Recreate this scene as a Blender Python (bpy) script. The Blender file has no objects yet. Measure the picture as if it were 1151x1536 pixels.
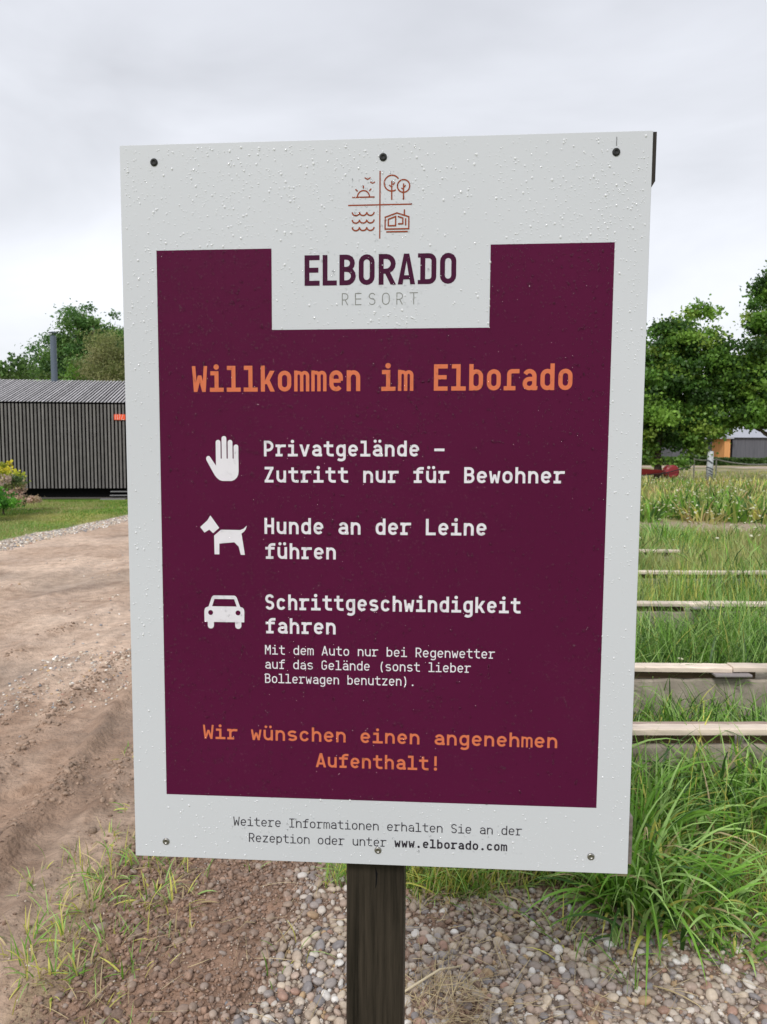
import bpy, math, random
import numpy as np
from mathutils import Vector
from mathutils.geometry import tessellate_polygon

random.seed(7)
rng = np.random.default_rng(11)
SC = bpy.context.scene
COL = SC.collection
R = math.radians

# ------------------------------------------------------------------ camera
cam_d = bpy.data.cameras.new("camera")
cam = bpy.data.objects.new("camera", cam_d)
COL.objects.link(cam)
SC.camera = cam
cam_d.sensor_fit = 'VERTICAL'
cam_d.sensor_height = 24.0
cam_d.lens = 1138.0 / 1536.0 * 24.0
cam_d.clip_start = 0.05
cam_d.clip_end = 3000
cam_d.dof.use_dof = True
cam_d.dof.focus_distance = 1.3
cam_d.dof.aperture_fstop = 10.0
cam.location = (0, 0, 1.55)
pit, rol = 0.0847640, 0.0040013
_up0 = Vector((0, math.sin(pit), math.cos(pit)))
_r0 = Vector((1, 0, 0))
_fw = Vector((0, math.cos(pit), -math.sin(pit)))
_r = math.cos(rol) * _r0 + math.sin(rol) * _up0
_u = -math.sin(rol) * _r0 + math.cos(rol) * _up0
from mathutils import Matrix
cam.rotation_euler = Matrix(((_r.x, _u.x, -_fw.x), (_r.y, _u.y, -_fw.y), (_r.z, _u.z, -_fw.z))).to_euler()

# ------------------------------------------------------------------ world: overcast sky
SUN_EL, SUN_AZ = 42.0, 205.0      # azimuth measured clockwise from +Y
W = bpy.data.worlds.new("World")
SC.world = W
W.use_nodes = True
nt = W.node_tree
nt.nodes.clear()
def N(tree, typ, **kw):
    n = tree.nodes.new(typ)
    for k, v in kw.items():
        setattr(n, k, v)
    return n
out = N(nt, 'ShaderNodeOutputWorld')
mix = N(nt, 'ShaderNodeMixShader')
mix.inputs[0].default_value = 0.94
bgA = N(nt, 'ShaderNodeBackground'); bgA.inputs[1].default_value = 0.08
sky = N(nt, 'ShaderNodeTexSky', sky_type='NISHITA', sun_disc=False, sun_elevation=R(SUN_EL), sun_rotation=R(SUN_AZ))
bgB = N(nt, 'ShaderNodeBackground'); bgB.inputs[1].default_value = 1.0
tc = N(nt, 'ShaderNodeTexCoord')
sep = N(nt, 'ShaderNodeSeparateXYZ')
mp = N(nt, 'ShaderNodeMapping'); mp.inputs['Scale'].default_value = (1.0, 1.0, 2.6)
nz = N(nt, 'ShaderNodeTexNoise'); nz.inputs['Scale'].default_value = 1.9; nz.inputs['Detail'].default_value = 5; nz.inputs['Roughness'].default_value = 0.5; nz.inputs['Distortion'].default_value = 0.35
ramp = N(nt, 'ShaderNodeValToRGB')
e = ramp.color_ramp.elements
e[0].position = 0.0; e[0].color = (0.66, 0.67, 0.69, 1)
e[1].position = 0.75; e[1].color = (0.60, 0.615, 0.65, 1)
for pos, c in ((0.08, (0.64, 0.655, 0.685, 1)), (0.25, (0.60, 0.615, 0.655, 1)), (0.48, (0.55, 0.565, 0.61, 1))):
    k = e.new(pos); k.color = c
cl = N(nt, 'ShaderNodeMapRange'); cl.inputs[1].default_value = 0.3; cl.inputs[2].default_value = 0.7; cl.inputs[3].default_value = 0.80; cl.inputs[4].default_value = 1.16
mul = N(nt, 'ShaderNodeVectorMath', operation='SCALE')
L = nt.links.new
L(tc.outputs['Generated'], sep.inputs[0]); L(sep.outputs['Z'], ramp.inputs[0])
L(tc.outputs['Generated'], mp.inputs[0]); L(mp.outputs[0], nz.inputs['Vector'])
L(nz.outputs['Fac'], cl.inputs[0]); L(ramp.outputs[0], mul.inputs[0]); L(cl.outputs[0], mul.inputs['Scale'])
L(mul.outputs[0], bgB.inputs[0]); L(sky.outputs[0], bgA.inputs[0])
L(bgA.outputs[0], mix.inputs[1]); L(bgB.outputs[0], mix.inputs[2]); L(mix.outputs[0], out.inputs[0])

sd = bpy.data.lights.new("sun", 'SUN')
sd.energy = 1.5
sd.angle = R(14)
sd.color = (1.0, 0.975, 0.95)
sun = bpy.data.objects.new("sun", sd)
COL.objects.link(sun)
_d = Vector((math.sin(R(SUN_AZ)) * math.cos(R(SUN_EL)), math.cos(R(SUN_AZ)) * math.cos(R(SUN_EL)), math.sin(R(SUN_EL))))
sun.rotation_euler = _d.to_track_quat('Z', 'Y').to_euler()
sun.location = (0, -3, 6)

SC.view_settings.view_transform = 'Standard'
SC.view_settings.look = 'None'
SC.view_settings.exposure = 0.58
SC.view_settings.gamma = 1.0
SC.view_settings.use_curve_mapping = False
SC.render.engine = 'CYCLES'
SC.cycles.transparent_max_bounces = 16

# ------------------------------------------------------------------ helpers
ORIG = {}
def empty(name, loc, label=None, cat=None, group=None, kind=None):
    o = bpy.data.objects.new(name, None)
    o.empty_display_size = 0.2
    COL.objects.link(o)
    o.location = loc
    ORIG[o.name] = np.array(loc, float)
    tag(o, label, cat, group, kind)
    return o
def tag(o, label=None, cat=None, group=None, kind=None):
    if label: o['label'] = label
    if cat: o['category'] = cat
    if group: o['group'] = group
    if kind: o['kind'] = kind
    return o
def mk(name, V, F, mat, parent=None, origin=None, col=None, smooth=False, kind=None, label=None, cat=None, group=None):
    """V world coordinates (n,3); F list of faces, or an int array (m,3|4)."""
    V = np.asarray(V, float).reshape(-1, 3)
    if parent is not None:
        po = ORIG[parent.name]
        base = po if origin is None else np.array(origin, float)
        locl = base - po
    else:
        base = np.array(origin, float) if origin is not None else np.zeros(3)
        locl = base
    me = bpy.data.meshes.new(name)
    VV = (V - base).astype(np.float32)
    if isinstance(F, np.ndarray):
        k = F.shape[1]
        me.vertices.add(len(VV)); me.vertices.foreach_set('co', VV.ravel())
        me.loops.add(F.size); me.loops.foreach_set('vertex_index', F.astype(np.int32).ravel())
        me.polygons.add(len(F))
        me.polygons.foreach_set('loop_start', np.arange(0, F.size, k, dtype=np.int32))
        me.polygons.foreach_set('loop_total', np.full(len(F), k, dtype=np.int32))
        me.update(calc_edges=True)
    else:
        me.from_pydata([tuple(map(float, v)) for v in VV], [], [tuple(int(i) for i in f) for f in F])
        me.update()
    if smooth:
        me.polygons.foreach_set('use_smooth', np.ones(len(me.polygons), dtype=bool))
    if col is not None:
        a = me.color_attributes.new('col', 'FLOAT_COLOR', 'POINT')
        c = np.ones((len(VV), 4), np.float32); c[:, :3] = col
        a.data.foreach_set('color', c.ravel())
    if mat: me.materials.append(mat)
    o = bpy.data.objects.new(name, me)
    COL.objects.link(o)
    o.location = locl
    ORIG[o.name] = base
    if parent is not None: o.parent = parent
    return tag(o, label, cat, group, kind)

class MB:
    def __init__(s): s.V = []; s.F = []; s.C = []
    def add(s, V, F, c=None):
        n = len(s.V); s.V += [tuple(v) for v in V]; s.F += [tuple(i + n for i in f) for f in F]
        s.C += [c or (1, 1, 1)] * len(V)
        return s
    def box(s, x0, x1, y0, y1, z0, z1, c=None, fr=None):
        V = [(x0,y0,z0),(x1,y0,z0),(x1,y1,z0),(x0,y1,z0),(x0,y0,z1),(x1,y0,z1),(x1,y1,z1),(x0,y1,z1)]
        if fr: V = [fr(*v) for v in V]
        return s.add(V, [(0,3,2,1),(4,5,6,7),(0,1,5,4),(1,2,6,5),(2,3,7,6),(3,0,4,7)], c)
    def bbox(s, x0, x1, y0, y1, z0, z1, b=0.004, c=None, fr=None):
        """box with chamfered edges"""
        V = []; idx = {}
        for sx in (0, 1):
            for sy in (0, 1):
                for sz in (0, 1):
                    X = (x0, x1)[sx]; Y = (y0, y1)[sy]; Z = (z0, z1)[sz]
                    ix = b if sx == 0 else -b; iy = b if sy == 0 else -b; iz = b if sz == 0 else -b
                    idx[(sx,sy,sz,'x')] = len(V); V.append((X, Y+iy, Z+iz))
                    idx[(sx,sy,sz,'y')] = len(V); V.append((X+ix, Y, Z+iz))
                    idx[(sx,sy,sz,'z')] = len(V); V.append((X+ix, Y+iy, Z))
        F = []
        q = [(0,0),(1,0),(1,1),(0,1)]
        for sx in (0,1): F.append([idx[(sx,a,b2,'x')] for a,b2 in (q if sx else q[::-1])])
        for sy in (0,1): F.append([idx[(a,sy,b2,'y')] for a,b2 in (q[::-1] if sy else q)])
        for sz in (0,1): F.append([idx[(a,b2,sz,'z')] for a,b2 in (q if sz else q[::-1])])
        for a in (0,1):
            for b2 in (0,1):
                F.append([idx[(a,b2,0,'x')], idx[(a,b2,1,'x')], idx[(a,b2,1,'y')], idx[(a,b2,0,'y')]])
                F.append([idx[(a,0,b2,'x')], idx[(a,1,b2,'x')], idx[(a,1,b2,'z')], idx[(a,0,b2,'z')]])
                F.append([idx[(0,a,b2,'y')], idx[(1,a,b2,'y')], idx[(1,a,b2,'z')], idx[(0,a,b2,'z')]])
                for cc in (0,1): F.append([idx[(a,b2,cc,'x')], idx[(a,b2,cc,'y')], idx[(a,b2,cc,'z')]])
        if fr: V = [fr(*v) for v in V]
        return s.add(V, F, c)
    def tube(s, pts, rad, n=8, c=None, cap=True):
        pts = [Vector(p) for p in pts]
        if not hasattr(rad, '__len__'): rad = [rad] * len(pts)
        V = []; F = []
        for i, p in enumerate(pts):
            t = (pts[min(i+1, len(pts)-1)] - pts[max(i-1, 0)]).normalized()
            a = Vector((0,0,1)) if abs(t.z) < 0.9 else Vector((1,0,0))
            x = t.cross(a).normalized(); y = t.cross(x)
            for k in range(n):
                w = 2*math.pi*k/n
                V.append(p + (x*math.cos(w) + y*math.sin(w)) * rad[i])
        for i in range(len(pts)-1):
            for k in range(n):
                F.append((i*n+k, i*n+(k+1)%n, (i+1)*n+(k+1)%n, (i+1)*n+k))
        if cap:
            F.append(tuple(range(n))[::-1]); F.append(tuple(range((len(pts)-1)*n, len(pts)*n)))
        return s.add(V, F, c)
    def build(s, name, mat, parent=None, **kw):
        col = np.array(s.C) if kw.pop('usecol', False) else None
        return mk(name, s.V, s.F, mat, parent, col=col, **kw)

# numpy value noise
def _h(ix, iy, s):
    n = (ix.astype(np.int64) * 374761393 + iy.astype(np.int64) * 668265263 + s * 144665) & 0x7fffffff
    n = ((n ^ (n >> 13)) * 1274126177) & 0x7fffffff
    return ((n ^ (n >> 16)) & 0xffff) / 65535.0
def vn(x, y, s=0):
    x = np.asarray(x, float); y = np.asarray(y, float)
    ix = np.floor(x); iy = np.floor(y); fx = x - ix; fy = y - iy
    fx = fx*fx*(3-2*fx); fy = fy*fy*(3-2*fy)
    a = _h(ix, iy, s); b = _h(ix+1, iy, s); c = _h(ix, iy+1, s); d = _h(ix+1, iy+1, s)
    return (a*(1-fx)+b*fx)*(1-fy) + (c*(1-fx)+d*fx)*fy
def fbm(x, y, s=0, o=4, g=0.5):
    t = 0; a = 1; w = 0
    for i in range(o):
        t = t + a*vn(x*2**i + i*17.3, y*2**i - i*9.1, s+i); w += a; a *= g
    return t / w
def sst(a, b, x):
    t = np.clip((x-a)/(b-a), 0, 1); return t*t*(3-2*t)

# ------------------------------------------------------------------ materials
def mat(name, base=(0.5,0.5,0.5), rough=0.6, spec=0.5, attr=False, noise=None, bump=None, metallic=0.0, wet=None, transl=0.0, wood=None):
    """noise: (scale, amount, detail)   bump: (scale, strength, distance)   wood: (sx,sy,sz,amount) stretched grain"""
    m = bpy.data.materials.new(name); m.use_nodes = True
    t = m.node_tree; b = t.nodes['Principled BSDF']; lk = t.links.new
    b.inputs['Roughness'].default_value = rough
    b.inputs['Specular IOR Level'].default_value = spec
    b.inputs['Metallic'].default_value = metallic
    b.inputs['Base Color'].default_value = (*base, 1)
    src = None
    if attr:
        a = N(t, 'ShaderNodeAttribute', attribute_name='col'); src = a.outputs['Color']
    co = N(t, 'ShaderNodeTexCoord').outputs['Object']
    def rgbsrc():
        if src is not None: return src
        r = N(t, 'ShaderNodeRGB'); r.outputs[0].default_value = (*base, 1); return r.outputs[0]
    def mulby(fac_out, lo, hi, a0=0.3, a1=0.7):
        nonlocal src
        mr = N(t, 'ShaderNodeMapRange'); mr.inputs[1].default_value = a0; mr.inputs[2].default_value = a1
        mr.inputs[3].default_value = lo; mr.inputs[4].default_value = hi
        lk(fac_out, mr.inputs[0])
        v = N(t, 'ShaderNodeVectorMath', operation='SCALE'); lk(rgbsrc(), v.inputs[0]); lk(mr.outputs[0], v.inputs['Scale'])
        src = v.outputs[0]
    if noise:
        n = N(t, 'ShaderNodeTexNoise'); n.inputs['Scale'].default_value = noise[0]; n.inputs['Detail'].default_value = noise[2] if len(noise) > 2 else 4
        lk(co, n.inputs['Vector']); mulby(n.outputs['Fac'], 1-noise[1], 1+noise[1])
    hsrc = None
    if wood:
        mpn = N(t, 'ShaderNodeMapping'); mpn.inputs['Scale'].default_value = wood[:3]
        n = N(t, 'ShaderNodeTexNoise'); n.inputs['Scale'].default_value = 1; n.inputs['Detail'].default_value = 6; n.inputs['Roughness'].default_value = 0.65
        lk(co, mpn.inputs[0]); lk(mpn.outputs[0], n.inputs['Vector']); mulby(n.outputs['Fac'], 1-wood[3], 1+wood[3])
        hsrc = n.outputs['Fac']
    if src is not None: lk(src, b.inputs['Base Color'])
    if bump:
        if hsrc is None:
            n = N(t, 'ShaderNodeTexNoise'); n.inputs['Scale'].default_value = bump[0]; n.inputs['Detail'].default_value = 5
            lk(co, n.inputs['Vector']); hsrc = n.outputs['Fac']
        bp = N(t, 'ShaderNodeBump'); bp.inputs['Strength'].default_value = bump[1]; bp.inputs['Distance'].default_value = bump[2]
        lk(hsrc, bp.inputs['Height']); lk(bp.outputs[0], b.inputs['Normal'])
    if wet:
        n = N(t, 'ShaderNodeTexNoise'); n.inputs['Scale'].default_value = wet[0]; n.inputs['Detail'].default_value = 3
        lk(co, n.inputs['Vector'])
        mr = N(t, 'ShaderNodeMapRange'); mr.inputs[1].default_value = 0.4; mr.inputs[2].default_value = 0.65
        mr.inputs[3].default_value = wet[1]; mr.inputs[4].default_value = wet[2]
        lk(n.outputs['Fac'], mr.inputs[0]); lk(mr.outputs[0], b.inputs['Roughness'])
    if transl > 0:
        tr = N(t, 'ShaderNodeBsdfTranslucent'); mx = N(t, 'ShaderNodeMixShader'); mx.inputs[0].default_value = transl
        if src is not None: lk(src, tr.inputs[0])
        else: tr.inputs[0].default_value = (*base, 1)
        o = t.nodes['Material Output']
        lk(b.outputs[0], mx.inputs[1]); lk(tr.outputs[0], mx.inputs[2]); lk(mx.outputs[0], o.inputs[0])
    return m

M = {}
M['panel'] = mat('white_sheet', (0.57, 0.585, 0.615), 0.38, 0.25, noise=(1.6, 0.035))
M['purple'] = mat('purple_print', (0.085, 0.0085, 0.038), 0.45, 0.04, noise=(3.0, 0.06))
M['white_ink'] = mat('white_print', (0.72, 0.695, 0.74), 0.45, 0.08)
M['orange_ink'] = mat('orange_print', (0.62, 0.165, 0.078), 0.45, 0.08)
M['plum_ink'] = mat('plum_print', (0.055, 0.008, 0.032), 0.45, 0.08)
M['rust_ink'] = mat('rust_print', (0.27, 0.055, 0.020), 0.45, 0.08)
M['grey_ink'] = mat('grey_print', (0.21, 0.215, 0.195), 0.45, 0.08)
M['dark_ink'] = mat('dark_print', (0.03, 0.026, 0.034), 0.45, 0.08)
M['post'] = mat('dark_stained_timber', (0.027, 0.021, 0.0155), 0.5, 0.25, wood=(75, 75, 3.0, 0.95), bump=(30, 0.5, 0.002))
M['batten'] = mat('weathered_batten', (0.16, 0.135, 0.12), 0.75, 0.2, wood=(3, 60, 60, 0.5), bump=(30, 0.6, 0.002))
M['steel'] = mat('screw_steel', (0.30, 0.29, 0.27), 0.35, 0.5, metallic=0.9)
M['black_rubber'] = mat('dark_washer', (0.02, 0.02, 0.02), 0.6, 0.3)
M['ground'] = mat('earth', rough=0.85, spec=0.16, attr=True, noise=(14, 0.22, 10), bump=(48, 0.7, 0.03), wet=(1.3, 0.5, 0.95))
M['near'] = mat('wet_soil', rough=0.7, spec=0.35, attr=True, noise=(30, 0.25, 8), bump=(160, 0.8, 0.008), wet=(4, 0.45, 0.9))
M['pebble'] = mat('pebble_stone', rough=0.48, spec=0.4, attr=True, noise=(70, 0.16, 4))
M['clod'] = mat('soil_clod', rough=0.75, spec=0.3, attr=True, noise=(120, 0.25, 4), bump=(260, 0.7, 0.004))
M['grass'] = mat('grass_blades', rough=0.42, spec=0.32, attr=True, transl=0.32)
M['straw'] = mat('dry_straw', rough=0.6, spec=0.3, attr=True, transl=0.15)
M['leaf'] = mat('tree_leaves', rough=0.45, spec=0.4, attr=True, transl=0.42)
M['bark'] = mat('bark', (0.085, 0.066, 0.05), 0.85, 0.2, noise=(12, 0.3), bump=(30, 0.8, 0.03))
M['concrete'] = mat('concrete', (0.36, 0.31, 0.255), 0.85, 0.2, noise=(7, 0.22, 8), bump=(60, 0.5, 0.01))
M['plank'] = mat('pale_plank', rough=0.55, spec=0.35, attr=True, wood=(1.6, 45, 45, 0.22), bump=(30, 0.3, 0.003))
M['beam'] = mat('brown_beam', (0.13, 0.085, 0.055), 0.8, 0.2, wood=(2, 40, 40, 0.5), bump=(30, 0.6, 0.004))
M['slat'] = mat('grey_slat', rough=0.75, spec=0.2, attr=True, noise=(5, 0.12))
M['cabin_dark'] = mat('cabin_dark', (0.006, 0.006, 0.007), 0.9, 0.1)
M['flue'] = mat('flue_steel', (0.10, 0.125, 0.16), 0.42, 0.5, metallic=0.2)
M['red_paint'] = mat('red_paint', (0.25, 0.025, 0.03), 0.45, 0.4)
M['sign_red'] = mat('orange_red_sign', (0.85, 0.10, 0.035), 0.5, 0.3)
M['sign_pink'] = mat('pale_sign_strokes', (0.80, 0.42, 0.36), 0.5, 0.3)
M['far_grey'] = mat('far_cabin_grey', (0.115, 0.115, 0.13), 0.8, 0.2, wood=(9, 9, 0.3, 0.25))
M['far_roof'] = mat('far_roof_grey', (0.36, 0.37, 0.41), 0.7, 0.3)
M['far_wood'] = mat('far_orange_wood', (0.62, 0.30, 0.115), 0.7, 0.2, wood=(8, 8, 0.4, 0.2))
M['rope'] = mat('pale_rope', (0.60, 0.58, 0.54), 0.8, 0.2)
M['white_wrap'] = mat('white_wrap', (0.50, 0.52, 0.54), 0.7, 0.2, noise=(14, 0.2))
M['grey_wrap'] = mat('grey_wrap', (0.09, 0.10, 0.11), 0.7, 0.2)
M['blue_wrap'] = mat('blue_wrap', (0.02, 0.12, 0.22), 0.6, 0.3)
M['puddle'] = mat('puddle_water', (0.22, 0.17, 0.15), 0.06, 0.7)
# raindrops: clear, with reflections at their rims
m = bpy.data.materials.new('raindrop'); m.use_nodes = True; t = m.node_tree; t.nodes.clear()
o_ = N(t, 'ShaderNodeOutputMaterial'); gl = N(t, 'ShaderNodeBsdfGlass'); gl.inputs['IOR'].default_value = 1.33; gl.inputs['Roughness'].default_value = 0.0
t.links.new(gl.outputs[0], o_.inputs[0])
M['drop'] = m
# drops over the white sheet: milky white colour stands in for focused light
m = bpy.data.materials.new('raindrop_pale'); m.use_nodes = True; t = m.node_tree; pb = t.nodes['Principled BSDF']
pb.inputs['Base Color'].default_value = (0.93, 0.94, 0.95, 1); pb.inputs['Roughness'].default_value = 0.05; pb.inputs['IOR'].default_value = 1.4
tp = N(t, 'ShaderNodeBsdfTransparent'); mx = N(t, 'ShaderNodeMixShader'); mx.inputs[0].default_value = 0.55
t.links.new(tp.outputs[0], mx.inputs[1]); t.links.new(pb.outputs[0], mx.inputs[2]); t.links.new(mx.outputs[0], t.nodes['Material Output'].inputs[0])
M['drop_pale'] = m

# ------------------------------------------------------------------ ground
# world layout: camera stands at x=0,y=0; y grows away from it
def road_right(Y): return -1.06 + 0.035*Y + 0.10*(fbm(Y*1.1, Y*0+3.1, 21)-0.5)*2
def road_left(Y): return -6.75 + 0.086*Y + 0.10*(fbm(Y*0.6, Y*0+7.1, 22)-0.5)*2
def peb_mask(X, Y):
    """how densely pebbles lie (0..1)"""
    n = fbm(X*2.3, Y*2.3, 31, 3) - 0.5
    left = sst(-0.10, 0.12, X - (-0.09 - (2.76-Y)*0.40) + n*0.5)
    far = sst(0.0, 0.10, (2.68 - 0.16*np.clip(X, 0, 9)) - Y + n*0.25)
    hole = 1 - 0.80*np.exp(-(((X-0.15)/0.13)**2 + ((Y-2.37)/0.06)**2)) - 0.6*np.exp(-(((X-0.62)/0.2)**2 + ((Y-2.36)/0.06)**2))
    patch = 1 - 0.6*sst(0.56, 0.70, fbm(X*5+3, Y*5, 33, 3))
    return np.clip(left*far*hole*patch, 0, 1)
def cross_path(X, Y):
    c = 14.6 + 0.05*X
    return sst(1.35, 0.8, np.abs(Y - c) + 0.5*(fbm(X*0.5, Y*0.5, 40, 3)-0.5)) * sst(-1, 1.5, X)
def fields(X, Y):
    rr, rl = road_right(Y), road_left(Y)
    road = sst(0.10, -0.10, X-rr) * sst(-0.1, 0.1, X-rl)
    strip = sst(-0.62, -0.5, X-rl) * sst(0.12, 0.0, X-rl) * sst(0, 1, Y-6)
    lawn = sst(-0.5, -0.62, X-rl)
    peb = peb_mask(X, Y) * sst(3.2, 3.0, Y)
    near = sst(3.0, 2.7, Y + 0.3*(fbm(X*2, Y*2, 44, 3)-0.5)) * (1-road)
    return road, strip, lawn, peb, near
def height(X, Y):
    X = np.asarray(X, float); Y = np.asarray(Y, float)
    road, strip, lawn, peb, near = fields(X, Y)
    fade = sst(9, 3, Y)
    z = 0.05*(fbm(X*0.7, Y*0.7, 1, 4)-0.5) * sst(40, 8, Y)
    z = z + fade*road*(0.022*(fbm(X*5, Y*2.2, 2, 5)-0.5) + 0.010*(fbm(X*26, Y*20, 8, 4, 0.6)-0.5))
    # wheel ruts along the track
    for cx, w, d in ((-1.78, 0.10, 0.030), (-1.46, 0.07, 0.018), (-2.55, 0.16, 0.022), (-3.9, 0.2, 0.03)):
        c = cx + 0.02*Y + 0.09*np.sin(Y*1.3+cx) + 0.05*(vn(Y*3, Y*0, 9)-0.5)
        q = (X-c)/w
        z = z - road*d*np.exp(-q*q)*sst(26, 6, Y) + road*d*0.8*np.exp(-((np.abs(q)-1.7)/0.6)**2)*sst(26, 6, Y)*(0.4+1.2*vn(X*9, Y*9, 12))
    soil = np.clip(1-road-lawn-strip, 0, 1)
    z = z + fade*soil*(0.035*(fbm(X*6, Y*6, 3, 3)-0.5) + 0.020*(np.abs(fbm(X*22, Y*22, 4, 4, 0.6)-0.5)*2)*(1-0.5*peb))
    # low heap of soil beneath the sign
    z = z + 0.035*np.exp(-(((X+0.45)/0.5)**2 + ((Y-2.35)/0.4)**2))
    # puddle hollow
    pd = np.exp(-(((X+2.12)/0.26)**2 + ((Y-3.95)/0.33)**2))
    pd = np.clip(pd*1.4, 0, 1); z = z*(1-pd) - 0.036*pd
    rp = np.sqrt((X+2.12)**2 + (Y-3.95)**2); z = np.where((rp > 0.34) & (rp < 0.75), np.maximum(z, -0.019), z)
    return z
def gcol(X, Y):
    road, strip, lawn, peb, near = fields(X, Y)
    def mixc(a, b, m): return a*(1-m[..., None]) + b*m[..., None]
    n1 = fbm(X*1.2, Y*0.9, 50, 5); n2 = fbm(X*9, Y*9, 51, 4); n3 = fbm(X*0.35, Y*0.5, 52, 4)
    sand = np.array([0.62, 0.465, 0.355]); mud = np.array([0.33, 0.220, 0.155])
    c_soil = np.array([0.25, 0.155, 0.105])
    c_mead = mixc(np.broadcast_to(np.array([0.16, 0.15, 0.055]), X.shape+(3,)), np.broadcast_to(np.array([0.30, 0.26, 0.12]), X.shape+(3,)), sst(0.4, 0.6, n1))
    c = c_mead
    bed = sst(2.9, 3.2, Y) * sst(11, 9.5, Y)*sst(0.0, 0.5, X)
    c = mixc(c, np.broadcast_to(np.array([0.10, 0.085, 0.045]), c.shape), bed)
    c = mixc(c, np.broadcast_to(c_soil, c.shape) * (0.75+0.6*n2[..., None]), near)
    c_road = mixc(np.broadcast_to(sand, c.shape), np.broadcast_to(mud, c.shape), np.clip(sst(0.44, 0.60, n1)*0.45 + sst(7, 3.0, Y)*0.5 + sst(0.5, 0.7, fbm(X*14, Y*7, 57, 4))*0.3, 0, 1))
    wetp = sst(0.55, 0.68, fbm(X*0.9+4, Y*0.45, 55, 5)) * 0.3
    c_road = c_road * (1-wetp)[..., None] * (0.86+0.28*fbm(X*30, Y*18, 58, 3))[..., None]
    c = mixc(c, c_road, road)
    c_lawn = mixc(np.broadcast_to(np.array([0.135, 0.235, 0.035]), c.shape), np.broadcast_to(np.array([0.36, 0.33, 0.09]), c.shape), sst(0.45, 0.66, n3*0.75+n1*0.25)*0.75)
    tan = sst(0.22, 0.1, np.abs(Y-18.9-0.12*X - 1.0) ) * sst(-11.5, -9.5, X)
    c_lawn = mixc(c_lawn, np.broadcast_to(np.array([0.36, 0.27, 0.18]), c.shape), tan*0.8)
    c = mixc(c, c_lawn, lawn)
    gr = np.array([0.42, 0.36, 0.30])*1.0
    c = mixc(c, gr*(0.45+1.1*_h(np.floor(X*28), np.floor(Y*16), 5)[..., None]), strip)
    c = mixc(c, np.array([0.22, 0.165, 0.13])*(0.7+0.6*n2[..., None]), peb*(1-road))
    cp = cross_path(X, Y) * (1-road)*(1-lawn)
    c = mixc(c, np.broadcast_to(np.array([0.40, 0.31, 0.235]), c.shape)*(0.85+0.3*n2[..., None]), cp)
    ft = sst(54, 60, Y) * sst(84, 76, Y) * sst(6, 14, X)
    c = mixc(c, np.broadcast_to(np.array([0.42, 0.33, 0.27]), c.shape)*(0.85+0.3*n1[..., None]), ft*sst(0.35, 0.5, fbm(X*0.12, Y*0.35, 61, 3)))
    return c
ys = [0.9]
while ys[-1] < 900: ys.append(ys[-1] + max(0.011, 0.0068*ys[-1]) if ys[-1] < 60 else ys[-1]*1.03)
ys = np.array(ys)
xs = np.linspace(-1.5, 1.5, 440)
GX = xs[None, :] * np.maximum(ys, 1.6)[:, None]
GY = np.repeat(ys[:, None], len(xs), 1)
GZ = height(GX, GY)
GC = gcol(GX, GY)
gv = np.stack([GX, GY, GZ], -1).reshape(-1, 3)
gc = GC.reshape(-1, 3)
nr, nc = GX.shape
ii = np.arange((nr-1)*nc).reshape(nr-1, nc)[:, :-1]
quads = np.stack([ii, ii+1, ii+nc+1, ii+nc], -1).reshape(-1, 4)
cx = gv[quads, 0].mean(1); cy = gv[quads, 1].mean(1)
road, strip, lawn_, peb, near = fields(cx, cy)
cls = np.full(len(quads), 0)
cls[(near > 0.5)] = 1
cls[(peb > 0.5) & (cy < 3.1)] = 2
cls[cross_path(cx, cy) > 0.5] = 3
cls[strip > 0.5] = 5
cls[lawn_ > 0.5] = 6
cls[road > 0.5] = 4
names = {0: ('meadow_ground', 'ground'), 1: ('soil_ground', 'near'), 2: ('gravel_ground', 'near'), 3: ('sand_path', 'ground'), 4: ('dirt_road', 'ground'), 5: ('gravel_edging', 'ground'), 6: ('lawn', 'ground')}
G = {}
for k, (nm, mt) in names.items():
    f = quads[cls == k]
    if not len(f): continue
    used, inv = np.unique(f, return_inverse=True)
    G[nm] = mk(nm, gv[used], inv.reshape(-1, 4), M[mt], col=gc[used], smooth=True, kind='structure')
mb = MB(); mb.add([(-1500, -1500, -0.12), (1500, -1500, -0.12), (1500, 1500, -0.12), (-1500, 1500, -0.12)], [(0, 1, 2, 3)])
mb.build('terrain', mat('far_terrain', (0.17, 0.17, 0.07), 0.9, 0.2, noise=(0.05, 0.3, 6)), kind='structure')

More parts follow.
